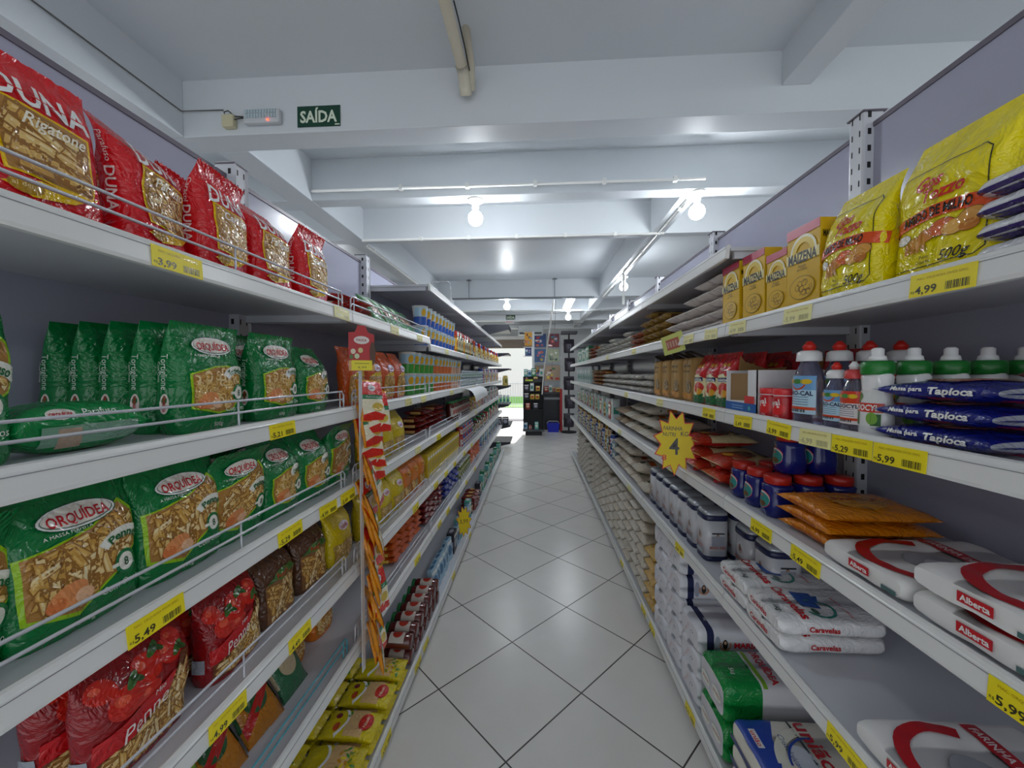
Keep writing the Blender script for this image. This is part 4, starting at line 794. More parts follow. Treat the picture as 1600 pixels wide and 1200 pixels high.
# ================================================================ STOCKING THE SHELVES
def nth(i):
    a = ORD + ['thirteenth', 'fourteenth', 'fifteenth', 'sixteenth', 'seventeenth', 'eighteenth', 'nineteenth', 'twentieth']
    if i < 20: return a[i]
    tens = {2: 'twenty', 3: 'thirty', 4: 'forty', 5: 'fifty', 6: 'sixty', 7: 'seventy', 8: 'eighty', 9: 'ninety'}; n = i + 1
    return tens[n // 10] + ('-' + ORD[n % 10 - 1] if n % 10 else 'th') if n % 10 else tens[n // 10][:-1] + 'ieth'
LZ = {(-1, 1): 1.705, (-1, 2): 1.37, (-1, 3): 1.10, (-1, 4): .807, (-1, 5): .522, (-1, 6): .075, (1, 1): 1.647, (1, 2): 1.3635, (1, 3): 1.078, (1, 4): .7515, (1, 6): .102, (-1, 0): 2.03, (1, 0): 1.90}
LN = {1: 'top', 2: 'second', 3: 'third', 4: 'fourth', 5: 'fifth', 6: 'bottom', 0: 'canopy'}
def deck(s, l, y):
    z = LZ[(s, l)]
    if s < 0 and l == 1 and y > 2.318: z = 1.666
    return z - .0098
_BB = {}
def bbox(k, m):
    key = (k, tuple(round(v, 3) for r in m for v in r))
    if key not in _BB:
        K = KIND[k]['parts']; ms = [K] if not isinstance(K, list) else [p[1] for p in K]
        P = [m @ v.co for me in ms for v in me.vertices]
        _BB[key] = [(min(p[i] for p in P), max(p[i] for p in P)) for i in range(3)]
    return _BB[key]
_N = {}
RS = random.Random(11)
def row(k, s, lev, ys, desc, group=None, how='stand', depth=1, stack=1, rz=0, tilt=0, m=.045, dx=None, jit=0, ff=.955, stackf=None, z0=None, x0=None, jr=None, first=None):
    ks = k if isinstance(k, (list, tuple)) else [k]
    side = 'left' if s < 0 else 'right'; nm = '%s %s shelf' % (side, LN[lev])
    group = group or '%ss on the %s' % (desc, nm); out = []
    for q, y in enumerate(ys):
        kk = ks[q % len(ks)]
        key = (desc, s, lev); i = _N.get(key, 0); _N[key] = i + 1
        xo = m; st = stack[q % len(stack)] if isinstance(stack, (list, tuple)) else stack
        dp = depth[q % len(depth)] if isinstance(depth, (list, tuple)) else depth
        for d in range(dp):
            z = (deck(s, lev, y) if z0 is None else z0) + .0002
            for h in range(st):
                r = (jr[q] if jr else rz) + RS.uniform(-1, 1) * jit
                M = orient(s, how, r, tilt); bb = bbox(kk, M)
                W = abs(bb[0][1] - bb[0][0]); H = bb[2][1] - bb[2][0]
                px = (XF[s] if lev != 6 else XK[s]) + s * xo if x0 is None else x0
                tx = px - (bb[0][0] if s > 0 else bb[0][1]); ty = y - (bb[1][0] + bb[1][1]) / 2; tz = z - bb[2][0]
                jx = RS.uniform(0, .004) * s if jit else 0
                bits = [desc, (first or '%s from camera' % nth(i)), nm]
                if st > 1: bits.append('bottom of stack' if h == 0 else 'topmost' if h == st - 1 else '%s up' % ORD[h])
                if dp > 1: bits.append('front row' if d == 0 else '%s row back' % ORD[d])
                out.append(put(kk, Matrix.Translation((tx + jx, ty, tz)) @ M, ', '.join(bits), group))
                z += H * ff
            xo += (dx or W * .97)
    if len(out) and max(len(o['label'].split()) for o in out) > 16: print('LONG', max((o['label'] for o in out), key=lambda t: len(t.split())))
    return out
def span(a, b, st): return [a + st * i for i in range(int((b - a) / st + .5) + 1)]
# ---------------- LEFT, near unit
row(['red_a', 'red_b', 'red_c', 'red_b', 'red_c'], -1, 1, [.53, .70, .86, 1.025, 1.215], 'red pasta bag with clear window', jr=[0, 14, 8, 4, 0], depth=[1, 2, 2, 2, 1], tilt=-3, m=.05, jit=2)
row('green_para', -1, 2, [.405], 'green spiral pasta bag', m=.06)
row('green_lying', -1, 2, [.575], 'green pasta packet lying on its edge', how='lieP', m=.07)
row('green_tort', -1, 2, [.81], 'green tube pasta bag', m=.045, depth=5, jit=1, dx=.063)
row(['green_tort', 'green_elbow'], -1, 2, [1.03, 1.21], 'green elbow pasta bag', m=.05, depth=2, jit=3)
row(['green_penne_b', 'green_penne', 'green_penne', 'green_penne_b', 'green_elbow', 'green_elbow', 'green_penne_b'], -1, 3, [.405, .56, .735, .885, 1.045, 1.20, 1.37], 'green egg pasta bag', m=.05, depth=[1, 1, 1, 2, 2, 1, 1], jit=3)
row(['tomato_a', 'tomato_b'], -1, 4, [.655, .865], 'red tomato print pasta bag', m=.055, depth=[2, 2], jit=3, dx=.08)
row('brown_bag', -1, 4, [1.04, 1.21], 'brown mushroom pasta bag', m=.07, depth=2, jit=4)
row('yellow_bag', -1, 4, [1.375], 'yellow pasta bag beside the hanging strip', m=.06)
row('green_para', -1, 5, [.47], 'green spiral pasta bag', m=.06)
row('lime_bag', -1, 5, [.69], 'lime green and clear pasta bag', m=.06, jit=4)
row('amber_flat', -1, 5, [.86, 1.0], 'orange and green soup packet leaning', m=.09, tilt=-35, jit=6)
row('green_packet', -1, 5, [1.13], 'green seasoning packet leaning', m=.10, tilt=-30)
row('amber_bag', -1, 5, [1.22, 1.40], 'amber pasta bag in shade', m=.15)
# ---------------- LEFT, second unit and beyond
row('red_flat', -1, 1, [1.42, 1.56], 'red soup packet lying flat', how='lieQ', stack=3, m=.05, jit=5)
row('herb_packet', -1, 1, [1.73, 1.85, 1.97, 2.08, 2.2], 'crumpled green and brown herb packet', m=.05, tilt=-35, jit=14, depth=[2, 2, 1, 2, 1])
row('cup_blue', -1, 1, span(2.40, 3.22, .103), 'blue and white noodle cup', stack=2, m=.035, depth=1)
row(['bottle_orange', 'bottle_green', 'bottle_brown', 'bottle_green', 'bottle_brown'], -1, 1, span(3.36, 4.2, .07), 'condiment bottle with bright label', m=.04, jit=5)
row(['can_small', 'bottle_orange', 'bottle_white', 'bottle_white', 'jar_amber'], -1, 1, span(4.3, 7.1, .085), 'small sauce jar or bottle', m=.04, jit=4)
row('orange_bag', -1, 2, [1.49, 1.66, 1.83, 1.99], 'orange topped pasta bag', m=.05, jit=4)
row(['cup_green'], -1, 2, span(2.16, 2.60, .103), 'green noodle cup', stack=2, m=.04)
row('cup_orange', -1, 2, span(2.72, 3.10, .103), 'orange noodle cup', stack=2, m=.04)
row('cup_pink', -1, 2, span(3.21, 3.52, .103), 'pale pink noodle cup', stack=[2, 2, 1], m=.04)
row('can_small', -1, 2, span(3.65, 5.0, .075), 'small pale green can', m=.05, stack=2)
row(['can_blue', 'can_red', 'box_white', 'can_red', 'box_gold'], -1, 2, span(5.1, 7.1, .095), 'mixed can or box', m=.05, stack=[2, 2, 1, 2, 1])
row('yellow_bag', -1, 3, [1.62, 1.80, 1.965], 'yellow egg pasta bag', m=.05, jit=4)
row('noodle_red', -1, 3, span(2.5, 3.1, .12), 'dark red noodle packet lying flat', how='lieQ', stack=[3, 4, 4], m=.10, jit=8)
row('jar_red', -1, 3, span(3.25, 4.0, .085), 'red glass jar with green lid', m=.05)
row(['jar_amber', 'box_gold', 'can_blue'], -1, 3, span(4.1, 4.9, .09), 'amber jar or yellow box', m=.05)
row(['box_red', 'box_dark', 'can_red', 'box_white'], -1, 3, span(5.05, 7.1, .115), 'small mixed grocery box', m=.05)
row('yellow_bag', -1, 4, [1.60, 1.77, 1.94], 'yellow parsley print pasta bag', m=.05, jit=4)
row('amber_bag', -1, 4, [2.10, 2.24, 2.38], 'orange pasta bag', m=.06, jit=3)
row('soap_yellow', -1, 4, span(2.52, 3.5, .062), 'slim yellow carton', m=.07, depth=2)
row(['can_red', 'can_blue'], -1, 4, span(3.65, 4.2, .08), 'stacked food can', m=.05, stack=2)
row(['jar_green', 'jar_dark', 'can_small', 'jar_red'], -1, 4, span(4.3, 5.4, .08), 'small jar with pale lid', m=.05)
row(['box_red', 'can_red', 'box_green', 'can_blue'], -1, 4, span(5.5, 7.1, .11), 'red or green grocery box', m=.05)
row('noodle_orange', -1, 5, span(1.95, 2.35, .12), 'orange noodle packet lying flat', how='lieQ', stack=4, m=.07, jit=6)
row('noodle_red', -1, 5, span(2.47, 2.85, .12), 'dark red noodle packet in a pile', how='lieQ', stack=5, m=.06, jit=6)
row('blue_packet', -1, 5, span(3.0, 3.4, .14), 'blue noodle packet in a pile', how='lieQ', stack=3, m=.05, jit=6)
row('jar_green', -1, 5, span(3.55, 4.0, .08), 'green glass jar', m=.05)
row(['noodle_orange'], -1, 5, span(4.15, 4.7, .12), 'orange packet in a tall pile', how='lieQ', stack=5, m=.05, jit=6)
row(['can_blue', 'box_blue', 'can_red', 'box_white'], -1, 5, span(4.85, 7.1, .115), 'blue or red grocery box', m=.05)
row(['yellow_noodle_b', 'yellow_noodle_b', 'yellow_noodle', 'yellow_noodle', 'yellow_noodle_b'], -1, 6, [1.13, 1.275, 1.42, 1.565, 1.71], 'yellow noodle packet', how='lieQ', stack=2, m=.012, depth=2, dx=.215, jit=1)
_l = row('jar_red', -1, 6, [1.84, 1.925, 2.01, 2.095, 2.18, 2.265, 2.35], 'red sauce jar lying on its side', how='lieC', rz=90, stack=2, m=.02, ff=.99)
row('box_blue', -1, 6, [2.46, 2.53, 2.62, 2.69, 2.78, 2.9], 'pale blue upright food box', m=.05, tilt=-6, jit=10, depth=1)
row(['box_dark', 'box_blue', 'box_teal', 'jar_dark'], -1, 6, span(3.05, 3.9, .12), 'dark or teal box on the base', m=.05, jit=6)
row('noodle_red', -1, 6, span(4.0, 4.3, .12), 'shiny red packet pile', how='lieQ', stack=4, m=.03, jit=6)
row(['box_dark', 'jar_green', 'box_teal', 'box_green'], -1, 6, span(4.45, 7.1, .13), 'green or dark food box', m=.05)
# ---------------- RIGHT, near unit
row('white_purple', 1, 1, [.545], 'white flour bag with purple band', how='lieP', stack=4, m=.035, jit=1, ff=.95)
row('starch_big', 1, 1, [.715], 'large yellow starch bag', m=.05, tilt=-2, depth=1)
row('starch', 1, 1, [.475], 'yellow starch bag at the frame edge', m=.13)
row('starch', 1, 1, [.885], 'yellow starch bag next to the cartons', m=.03, tilt=-2)
row(['maizena', 'maizena_s', 'maizena', 'maizena'], 1, 1, [1.03, 1.135, 1.25, 1.385], 'yellow starch carton', m=.045, depth=[2, 2, 2, 1], jr=[3, 3, 2, 0], dx=.06)
row('tapioca', 1, 2, [.685], 'blue tapioca bag lying flat', how='lieP', stack=3, m=.02, jr=[2], jit=2)
row('brownred_bag', 1, 2, [.62], 'reddish brown bag', how='lieP', stack=3, m=.20)
row('adocyl', 1, 2, [.815], 'white green-capped sweetener bottle', depth=5, m=.03, dx=.068)
row('adocyl_red', 1, 2, [.868], 'small red-labelled sweetener bottle', depth=2, m=.035, dx=.08)
row('zero_s', 1, 2, [.925], 'small blue-labelled sweetener bottle', depth=2, m=.04, dx=.08)
row('zero', 1, 2, [1.02], 'tall clear sweetener bottle', depth=4, m=.035, dx=.072)
row('royal', 1, 2, [1.105, 1.167], 'red baking powder can', m=.03)
row('red_carton', 1, 2, [1.16], 'dark red cardboard box', m=.10, rz=0, z0=1.3539)
row('carton', 1, 2, [1.295], 'white and blue display carton with cut front', m=.035, rz=0)
row('darkred_bag', 1, 2, [1.16, 1.40], 'shiny dark red dessert bag behind the carton', m=.22, depth=1, z0=1.3539)
row('red_flour', 1, 2, [1.46, 1.565, 1.67], 'red and green bread flour bag', m=.045, depth=3, jit=2)
row('kraft', 1, 2, [1.80, 1.945, 2.09, 2.235], 'brown kraft flour bag with ribbon handle', m=.05, jit=2)
row(['flour_flat'], 1, 3, [.60], 'white and red flour block', how='lieQ', stack=2, m=.02, ff=.96)
row('flour_flat', 1, 3, [.395], 'white flour block at the frame edge', how='lieQ', stack=2, m=.02)
row('flour_flat', 1, 3, [.805], 'single white and red flour block', how='lieQ', m=.02)
row('orange_pack', 1, 3, [1.00], 'orange cornmeal pack', how='lieP', stack=3, m=.03, jit=4, ff=.9)
row('malt', 1, 3, [1.165, 1.255, 1.345], 'dark blue chocolate powder jar', m=.035, depth=3, stack=1, dx=.085)
row('malt', 1, 3, [1.20], 'blue chocolate powder jar set on others', m=.09, depth=2, z0=1.0682 + .1175, dx=.085)
row('cake_mix', 1, 3, [1.50, 1.69], 'beige and red cake mix bag', how='lieQ', stack=[2, 3], m=.03, jit=3, ff=.9)
row('cake_mix', 1, 3, [1.88, 2.06], 'cream and red mix bag', how='lieQ', stack=[2, 2], m=.04, jit=3, ff=.9)
row('flour_flat', 1, 4, [.71], 'white and red flour block on its own', how='lieQ', stack=1, m=.02)
row('sugar', 1, 4, [1.13, 1.305], 'white sugar bag', how='lieQ', stack=2, m=.015, jit=2, ff=.93)
row('tin_b', 1, 4, [1.34, 1.47], 'wide coffee tin', m=.13)
row('tin', 1, 4, span(1.60, 2.26, .11), 'pale grey tin with navy bands', m=.04, depth=2, dx=.11)
row('uniao', 1, 6, [1.0, 1.235], 'blue and white sugar bag', how='lieQ', stack=[3, 3], m=.02, ff=.96)
row('green_block', 1, 6, [1.475], 'green and white flour sack', how='lieQ', stack=2, m=.015, ff=.97)
row('flour_block', 1, 6, [1.70], 'white flour sack, nearest pile', how='lieQ', stack=3, m=.02, ff=.98)
row('flour_block', 1, 6, [1.905], 'white flour sack, middle pile', how='lieQ', stack=5, m=.02, ff=.98)
row('flour_block', 1, 6, [2.105], 'white flour sack, farthest pile', how='lieQ', stack=5, m=.02, ff=.98)
# ---------------- RIGHT, second unit and beyond
row('pink_packet', 1, 1, [1.50, 1.62, 1.74, 1.86, 1.98], 'pale pink packet lying flat', how='lieQ', stack=[5, 5, 4, 3, 3], m=.035, jit=4, ff=.88)
row('gold_packet', 1, 1, [2.12, 2.24, 2.36, 2.48], 'gold and brown packet lying flat', how='lieQ', stack=[4, 4, 5, 4], m=.035, jit=5, ff=.88)
row('rust_packet', 1, 1, [2.62, 2.74], 'rust coloured packet lying flat', how='lieQ', stack=3, m=.035, jit=5, ff=.88)
row('pale_packet', 1, 1, span(2.86, 4.3, .115), 'grey white packet lying flat', how='lieQ', stack=[3, 4, 3, 3, 2], m=.035, jit=4, ff=.88)
row('rust_packet', 1, 1, span(4.45, 4.9, .115), 'rust and cream packet lying flat', how='lieQ', stack=[4, 4, 3], m=.035, jit=4, ff=.88)
row(['box_green', 'box_green', 'box_white', 'box_teal'], 1, 1, span(5.05, 6.25, .11), 'upright green or white box', m=.05)
row('pale_packet', 1, 2, span(2.42, 3.9, .125), 'silvery packet lying flat', how='lieQ', stack=[3, 2, 3], m=.04, jit=4, ff=.95)
row(['rust_packet', 'gold_packet'], 1, 2, span(4.05, 4.7, .12), 'orange or brown packet lying flat', how='lieQ', stack=4, m=.04, jit=4, ff=.9)
row(['bottle_milk', 'box_white'], 1, 2, span(4.85, 6.25, .095), 'pale green bottle or carton', m=.05)
row(['rice_b', 'rice_b', 'rice'], 1, 3, [2.28, 2.46, 2.65, 2.84], 'pale rice bag lying end outward', how='lieQ', stack=[2, 3, 3, 2], m=.03, jit=2, ff=.93)
row('beans', 1, 3, [3.05, 3.24], 'brown grain bag lying end outward', how='lieQ', stack=2, m=.04, jit=3, ff=.93)
row(['box_white', 'box_red', 'bottle_milk', 'bottle_milk', 'jar_amber'], 1, 3, span(3.5, 6.25, .10), 'mixed bottle or box', m=.05, jit=3)
row('rice', 1, 4, [2.42], 'single cream rice bag', how='lieQ', stack=1, m=.02, ff=.93)
row('rice', 1, 4, [2.62, 2.82, 3.02, 3.22], 'cream rice bag lying end outward', how='lieQ', stack=[2, 3, 3, 3], m=.025, jit=2, ff=.93)
row(['can_small', 'can_blue', 'jar_dark', 'can_small', 'jar_amber'], 1, 4, span(3.42, 6.25, .085), 'small jar or can', m=.04, stack=2, ff=1.0)
row('rice_y', 1, 6, [2.31], 'rice bag with yellow and red print', how='lieQ', stack=5, m=.015, jit=2, ff=.93)
row(['rice', 'rice_b'], 1, 6, span(2.51, 4.8, .2), 'rice bag in a high pile', how='lieQ', stack=[7, 7, 8, 7, 7, 6], m=.015, jit=2, ff=.93)
row('rice_b', 1, 6, span(5.0, 6.2, .2), 'white grain bag in a far pile', how='lieQ', stack=[7, 6, 7], m=.015, jit=2, ff=.93)
# ================================================================ PRICE TAGS, SIGNS
def tag_mesh(price, faded=False):
    W, H = .098, .036; a = MB(); c = 'EFE9A0' if faded else 'F4E01A'; k = ink('B9B48A' if faded else '3A3820')
    a.box(-W / 2, W / 2, -.0008, 0, 0, H, card(c)); S = Boxy(W, .0016, H)
    it = [(1, k, text(price, -.022, .010, .017, .034, bold=.02)), (1, k, text('R$', -.043, .008, .006)), (1, k, bars(.008, .004, .034, .012, 12)), (1, ink('B08A1C'), text('MAC. ORQUIDEA OVOS 500G', .0, .028, .0055, .075))]
    decals(a, S, it, None, base=.0002, step=.0001); return a.mesh()
PR = ['3,99', '5,49', '4,99', '5,99', '5,29', '5,21', '4,49', '6,99']; TG = {(p, f): tag_mesh(p, f) for p in PR for f in (False, True)}
TS = random.Random(5); _tn = {}
def price(s, lev, y, p, faded=False, what=None):
    z = LZ[(s, lev)]; z = 1.666 if (s < 0 and lev == 1 and y > 2.318) else z
    x = (XF[s] if lev != 6 else XK[s]) - s * .0042
    M = Matrix.Translation((x, y, z - .0475 + TS.uniform(0, .003))) @ orient(s, 'stand', 0, 0) @ Q('Y', TS.uniform(-2, 2)) @ Q('X', -4)
    i = _tn.get((s, lev), 0); _tn[(s, lev)] = i + 1
    nm = '%s %s shelf edge' % ('left' if s < 0 else 'right', LN[lev])
    tag(link('price_tag', TG[(p, faded)], None, mw=M), '%s price tag reading %s, %s from camera, %s' % ('faded yellow' if faded else 'yellow', p, nth(i), nm), 'price tag', 'yellow price tags on the shelf edges')
for s, lev, ys in [(-1, 1, [(.657, '3,99'), (1.24, '4,49', 1), (1.72, '4,99', 1), (2.1, '5,49', 1), (2.75, '4,99', 1), (3.6, '3,99', 1)]), (-1, 2, [(.934, '5,21'), (1.9, '4,99', 1), (2.16, '5,49', 1), (2.9, '3,99', 1), (3.9, '4,99', 1)]),
                   (-1, 3, [(.603, '5,49'), (.957, '5,29'), (1.14, '4,99'), (1.265, '5,49'), (2.05, '4,49', 1), (2.5, '5,99'), (3.1, '3,99', 1), (4.1, '4,99', 1)]), (-1, 4, [(.745, '4,99'), (.99, '4,49'), (2.0, '5,49'), (2.42, '4,99'), (2.7, '3,99'), (3.0, '4,49'), (3.4, '5,49'), (3.8, '4,99')]),
                   (-1, 5, [(2.02, '3,99'), (2.5, '4,99'), (2.75, '4,49'), (3.1, '3,99'), (3.5, '5,49'), (4.0, '4,99')]), (-1, 6, [(1.45, '3,99'), (1.86, '4,99'), (2.0, '5,49'), (2.7, '6,99'), (3.4, '4,49')]),
                   (1, 1, [(.637, '4,99'), (.965, '5,99', 1), (1.24, '4,99', 1), (1.42, '5,29', 1), (1.62, '4,49', 1), (2.5, '4,99', 1), (3.4, '3,99', 1)]), (1, 2, [(.70, '5,99'), (.80, '5,29'), (.90, '6,99', 1), (1.03, '3,99'), (1.20, '5,49'), (1.43, '4,49'), (1.98, '4,99', 1), (2.7, '3,99', 1)]),
                   (1, 3, [(.512, '5,99'), (.925, '5,49'), (1.10, '6,99'), (1.8, '4,99', 1), (2.9, '4,49', 1)]), (1, 4, [(.80, '5,99'), (1.70, '4,99'), (2.6, '4,49', 1)]), (1, 6, [(1.62, '4,99'), (2.15, '5,49'), (2.32, '4,99'), (2.9, '3,99')])]:
    for t in ys: price(s, lev, t[0], t[1], len(t) > 2)
def star_pts(W, H, n=11, seed=1):
    R = random.Random(seed); P = []
    for k in range(2 * n):
        a = 2 * pi * k / (2 * n) + .1; q = 1 if k % 2 == 0 else .70 + R.uniform(-.05, .05)
        P.append((W / 2 * q * cos(a) * (1.05 if k % 2 == 0 else 1), H / 2 * q * sin(a)))
    return P
def starburst(name, x, y, z, W, H, rz, label, words, seed=1):
    a = MB(); P = star_pts(W, H, 11, seed)
    a.prism([(p[0], p[1]) for p in P], 'y', -.001, .0, card('D8201C')); a.prism([(p[0] * .93, p[1] * .95) for p in P], 'y', -.0016, -.001, card('F0D40A'))
    k = ink('26241C')
    for (t, tx, ty, sz, w_, c) in words:
        V, F = text(t, tx, ty, sz, w_, bold=.01); a.add([(p[0], -.0019, p[1]) for p in V], F, ink(c))
    tag(link(name, a.mesh(), None, mw=Matrix.Translation((x, y, z)) @ Q('Z', rz)), label, 'price sign')
starburst('starburst_sign', .598, 1.70, 1.183, .175, .29, -18, 'yellow starburst price sign with red outline hanging from the right second shelf', [('FARINHA', -.01, .062, .026, .075, '26241C'), ('NUTRI', -.025, .036, .024, .05, '26241C'), ('KG', .035, .04, .026, .03, '26241C'), ('4', -.005, -.015, .10, .04, '26241C'), ('8', -.045, -.065, .034, .02, 'D8201C')])
starburst('starburst_sign', -.60, 3.2, .25, .13, .27, 20, 'yellow starburst price sign low on the left shelves near the floor', [('3,99', 0, 0, .05, .07, '8A6A10')], 4)
# lime green notice on the right top shelf edge
a = MB(); a.box(-.075, .075, -.001, 0, -.042, .042, card('CFD67A')); a.box(-.045, .045, -.0016, -.001, -.024, .022, card('B86A5A')); [a.box(-.04 + k * .02, -.028 + k * .02, -.002, -.0016, -.014, .012, card('CDA89A')) for k in range(4)]
tag(link('notice_card', a.mesh(), None, mw=Matrix.Translation((.608, 1.77, 1.612)) @ Q('Z', -74) @ Q('Y', -8) @ Q('X', 10)), 'lime green notice card with red block hanging on the right top shelf edge', 'sign')
# curled white paper hanging from the left second shelf
a = MB(); vs = []; n = 8
for k in range(n + 1):
    t = k / n; vs += [(-.626 + .10 * sin(t * 1.6), 3.38 + .03 * t, 1.372 - .02 - .12 * t * t), (-.626 + .10 * sin(t * 1.6), 4.28, 1.372 - .02 - .10 * t * t)]
a.add(vs, [[2 * k, 2 * k + 1, 2 * k + 3, 2 * k + 2] for k in range(n)], card('DDE0E2'), True)
tag(link('paper_sheet', a.mesh()), 'curled white paper sheet hanging off the left second shelf edge', 'paper')
# ---------------- hanging strip of grated cheese packets at the first joint of the left shelves
st = thing('display_strip', 'narrow clear display strip with red header card at the first left joint', 'hanging display', (-.615, 1.335, 0))
a = MB(); a.box(-.001, .001, -.012, .012, .42, 1.64, mat('strip_plastic', 'D8DCDC', .2)); link('strip', a.mesh(), st)
a = MB(); S = Boxy(.085, .002, .155); hp = [(-.0425, 0), (.0425, 0), (.0425, .125), (.022, .132), (.012, .155), (-.012, .155), (-.022, .132), (-.0425, .130)]
a.prism(hp, 'y', -.001, .001, card('C23A3E'))
decals(a, S, [(1, ink('E8DCD8'), ell(0, .105, .026, .014, 12)), (2, ink('A04A4A'), text('FAIXA', 0, .105, .012, .034, bold=.02)), (1, ink('D9A05A'), rect(-.0425, 0, .0425, .035)), (2, ink('E4D8C0'), ell(-.028, .066, .008, .009)), (2, ink('D8C88A'), ell(-.004, .070, .008, .009)), (2, ink('CFD8B0'), ell(-.016, .050, .008, .009)), (2, ink('5A7A3A'), ell(-.034, .048, .006, .008)), (2, ink('5A3A28'), ell(.036, .06, .010, .04)), (4, ink('F2E21A'), rect(-.034, .002, .034, .036)), (5, ink('6A6010'), rect(-.024, .024, .024, .026)), (5, ink('6A6010'), text('4,99', 0, .012, .010, .03))], None, base=.0012)
o = link('header_card', a.mesh(), st, (0.02, -.03, 1.492)); o.rotation_euler = (0, 0, radians(38)); o['label'] = 'red header card with yellow price label'
def cheese(seed):
    P = Pouch(.155, .12, .018, 'pillow', 2.6, .0016, seed, fin=.10)
    it = [(1, ink('D8281C'), poly((-.05, .085), (.05, .085), (.05, .148), (-.05, .148))), (1, ink('EFE6C8'), poly((-.05, .02), (.05, .02), (.05, .085), (-.05, .085))), (1, ink('D8281C'), poly((-.05, .002), (.05, .002), (.05, .022), (0, .034), (-.05, .022))),
          (2, ink('1E7A4A'), rect(-.05, .080, .05, .096)), (2.5, ink('D8E6DC'), text('Parmesão', 0, .088, .010, .06)), (2, ink('EDE9E6'), ell(0, .122, .016, .013)), (3, ink('2A3A7A'), text('faixa', 0, .122, .010, .022, bold=.02, rot=.3)), (2, ink('D9B84A'), ell(.015, .05, .025, .016)), ]
    return bagmesh(P, film('E08E10'), it, nr=22, nz=16, cell=.02)
for k in range(3): kind('cheese_%d' % k, 'grated_cheese_packet', 'cheese packet', cheese(k + 2))
R = random.Random(9); n = 22
for k in range(n):
    z = 1.455 - k * .0445
    M = Matrix.Translation((-.588 + R.uniform(-.006, .014) + .010 * sin(k * 1.3), 1.385 + R.uniform(-.016, .02) + k * .0012, z - .145)) @ Q('Z', 90 + (R.uniform(-30, -5) if k < 6 else R.uniform(12, 42) if k % 4 else R.uniform(-12, 4))) @ Q('Y', R.uniform(-6, 6)) @ Q('X', -14 + R.uniform(-4, 5))
    put('cheese_%d' % (k % 3), M, 'orange and red grated cheese packet, %s from top of the hanging strip' % nth(k), 'grated cheese packets on the hanging strip')
# ================================================================ FAR END OF THE SHOP
blk = mat('black_metal', '1E2026', .4); dk = mat('dark_enamel', '2C2C38', .45)
t = thing('end_stand', 'dark shelf stand standing past the end of the left shelves', 'display stand', (-.85, 8.0, 0))
a = MB(); a.box(-.2, -.16, -.45, .3, 0, 2.42, dk); link('back_panel', a.mesh(), t)
for z, x1 in [(2.34, .33), (1.86, .33), (1.56, .34), (1.22, .33), (.86, .33), (.45, .36), (.12, .36)]:
    a = MB(); h = .10 if z > 2 else .03; a.box(-.16, x1, -.45, .3, z, z + h, dk, .004); a.prism([(-.16, z), (x1, z), (-.16, z - .12)], 'y', -.45, -.44, dk); link('shelf', a.mesh(), t)
kind('crisp', 'snack_bag', 'snack bag', bagmesh(Pouch(.2, .12, .05, 'stand', 3, .003, 3), film('B8A45A'), [(1, ink('5A6A2A'), ell(0, .1, .03, .05))], nr=18, nz=12, cell=.03))
def at_far(k, x, y, z, rz, label, group=None):
    M = Q('Z', rz); bb = bbox(k, M); return put(k, Matrix.Translation((x, y, z - bb[2][0])) @ M, label, group)
for i, y in enumerate([7.62, 7.74, 7.86]): at_far('crisp', -.60, y, 1.2502, 60, 'dull yellow snack bag, %s on the far left dark stand' % ORD[i], 'snack bags on the far stand')
for i in range(4): at_far('bottle_milk', -.75 + i * .07, 7.62, .8902, 0, 'pale bottle, %s from left on the far left dark stand' % ORD[i], 'bottles on the far stand')
for i in range(2): at_far('box_dark', -.72 + i * .13, 7.63, .4802, 0, 'dark box, %s from left low on the far left dark stand' % ORD[i])
# checkout display rack
t = thing('display_rack', 'black snack rack on a low base in front of the checkout counter', 'display rack', (-.045, 9.45, 0))
a = MB(); a.box(-.2, .2, -.1, .2, .0, .09, blk, .01); link('base', a.mesh(), t)
a = MB(); a.box(-.26, .26, -.14, .24, .10, .15, mat('rack_tray', '4A4E52', .4)); link('tray', a.mesh(), t)
a = MB(); a.box(-.25, -.235, -.12, .2, .15, 1.42, blk); a.box(.235, .25, -.12, .2, .15, 1.42, blk); a.box(-.25, .25, .19, .2, .15, 1.42, blk); link('frame', a.mesh(), t)
for z in (.62, .86, 1.06, 1.28): a = MB(); a.box(-.235, .235, -.12, .19, z, z + .015, blk); link('shelf', a.mesh(), t)
a = MB(); a.box(-.24, .24, -.125, -.12, 1.30, 1.36, blk); a.box(-.2, -.02, -.128, -.125, 1.315, 1.35, mat('lime_strip', 'C6DA3A', .4)); link('header', a.mesh(), t)
far = [('box_blue', -.20, .1502), ('can_red', -.08, .1502), ('box_teal', .07, .1502), ('box_red', -.14, .6352), ('box_dark', .05, .6352), ('box_gold', -.03, .8752), ('box_gold', .09, .8752), ('box_dark', -.17, .8752), ('box_dark', -.17, 1.0752), ('box_white', -.04, 1.0752), ('box_gold', .1, 1.0752), ('can_red', -.17, 1.2952), ('box_gold', .05, 1.2952)]
cn = {'box_blue': 'pale blue box', 'can_red': 'red can', 'box_teal': 'teal box', 'box_red': 'red box', 'box_dark': 'dark box', 'box_gold': 'yellow box', 'box_white': 'whitish box'}; lv = {.1502: 'tray', .6352: 'lowest shelf', .8752: 'second shelf', 1.0752: 'third shelf', 1.2952: 'top shelf'}
for k, x, z in far: at_far(k, -.045 + x, 9.40, z, 0, '%s on the %s of the black rack, %s' % (cn[k], lv[z], 'left' if x < -.1 else 'right' if x > .0 else 'middle'), 'goods on the black rack')
for i in range(5): at_far(['box_teal', 'box_blue', 'box_green', 'can_blue', 'box_white'][i], -.235 + i * .095, 9.52, 1.4202, 0, 'small box, %s from left on top of the black rack' % ORD[i], 'boxes on top of the black rack')
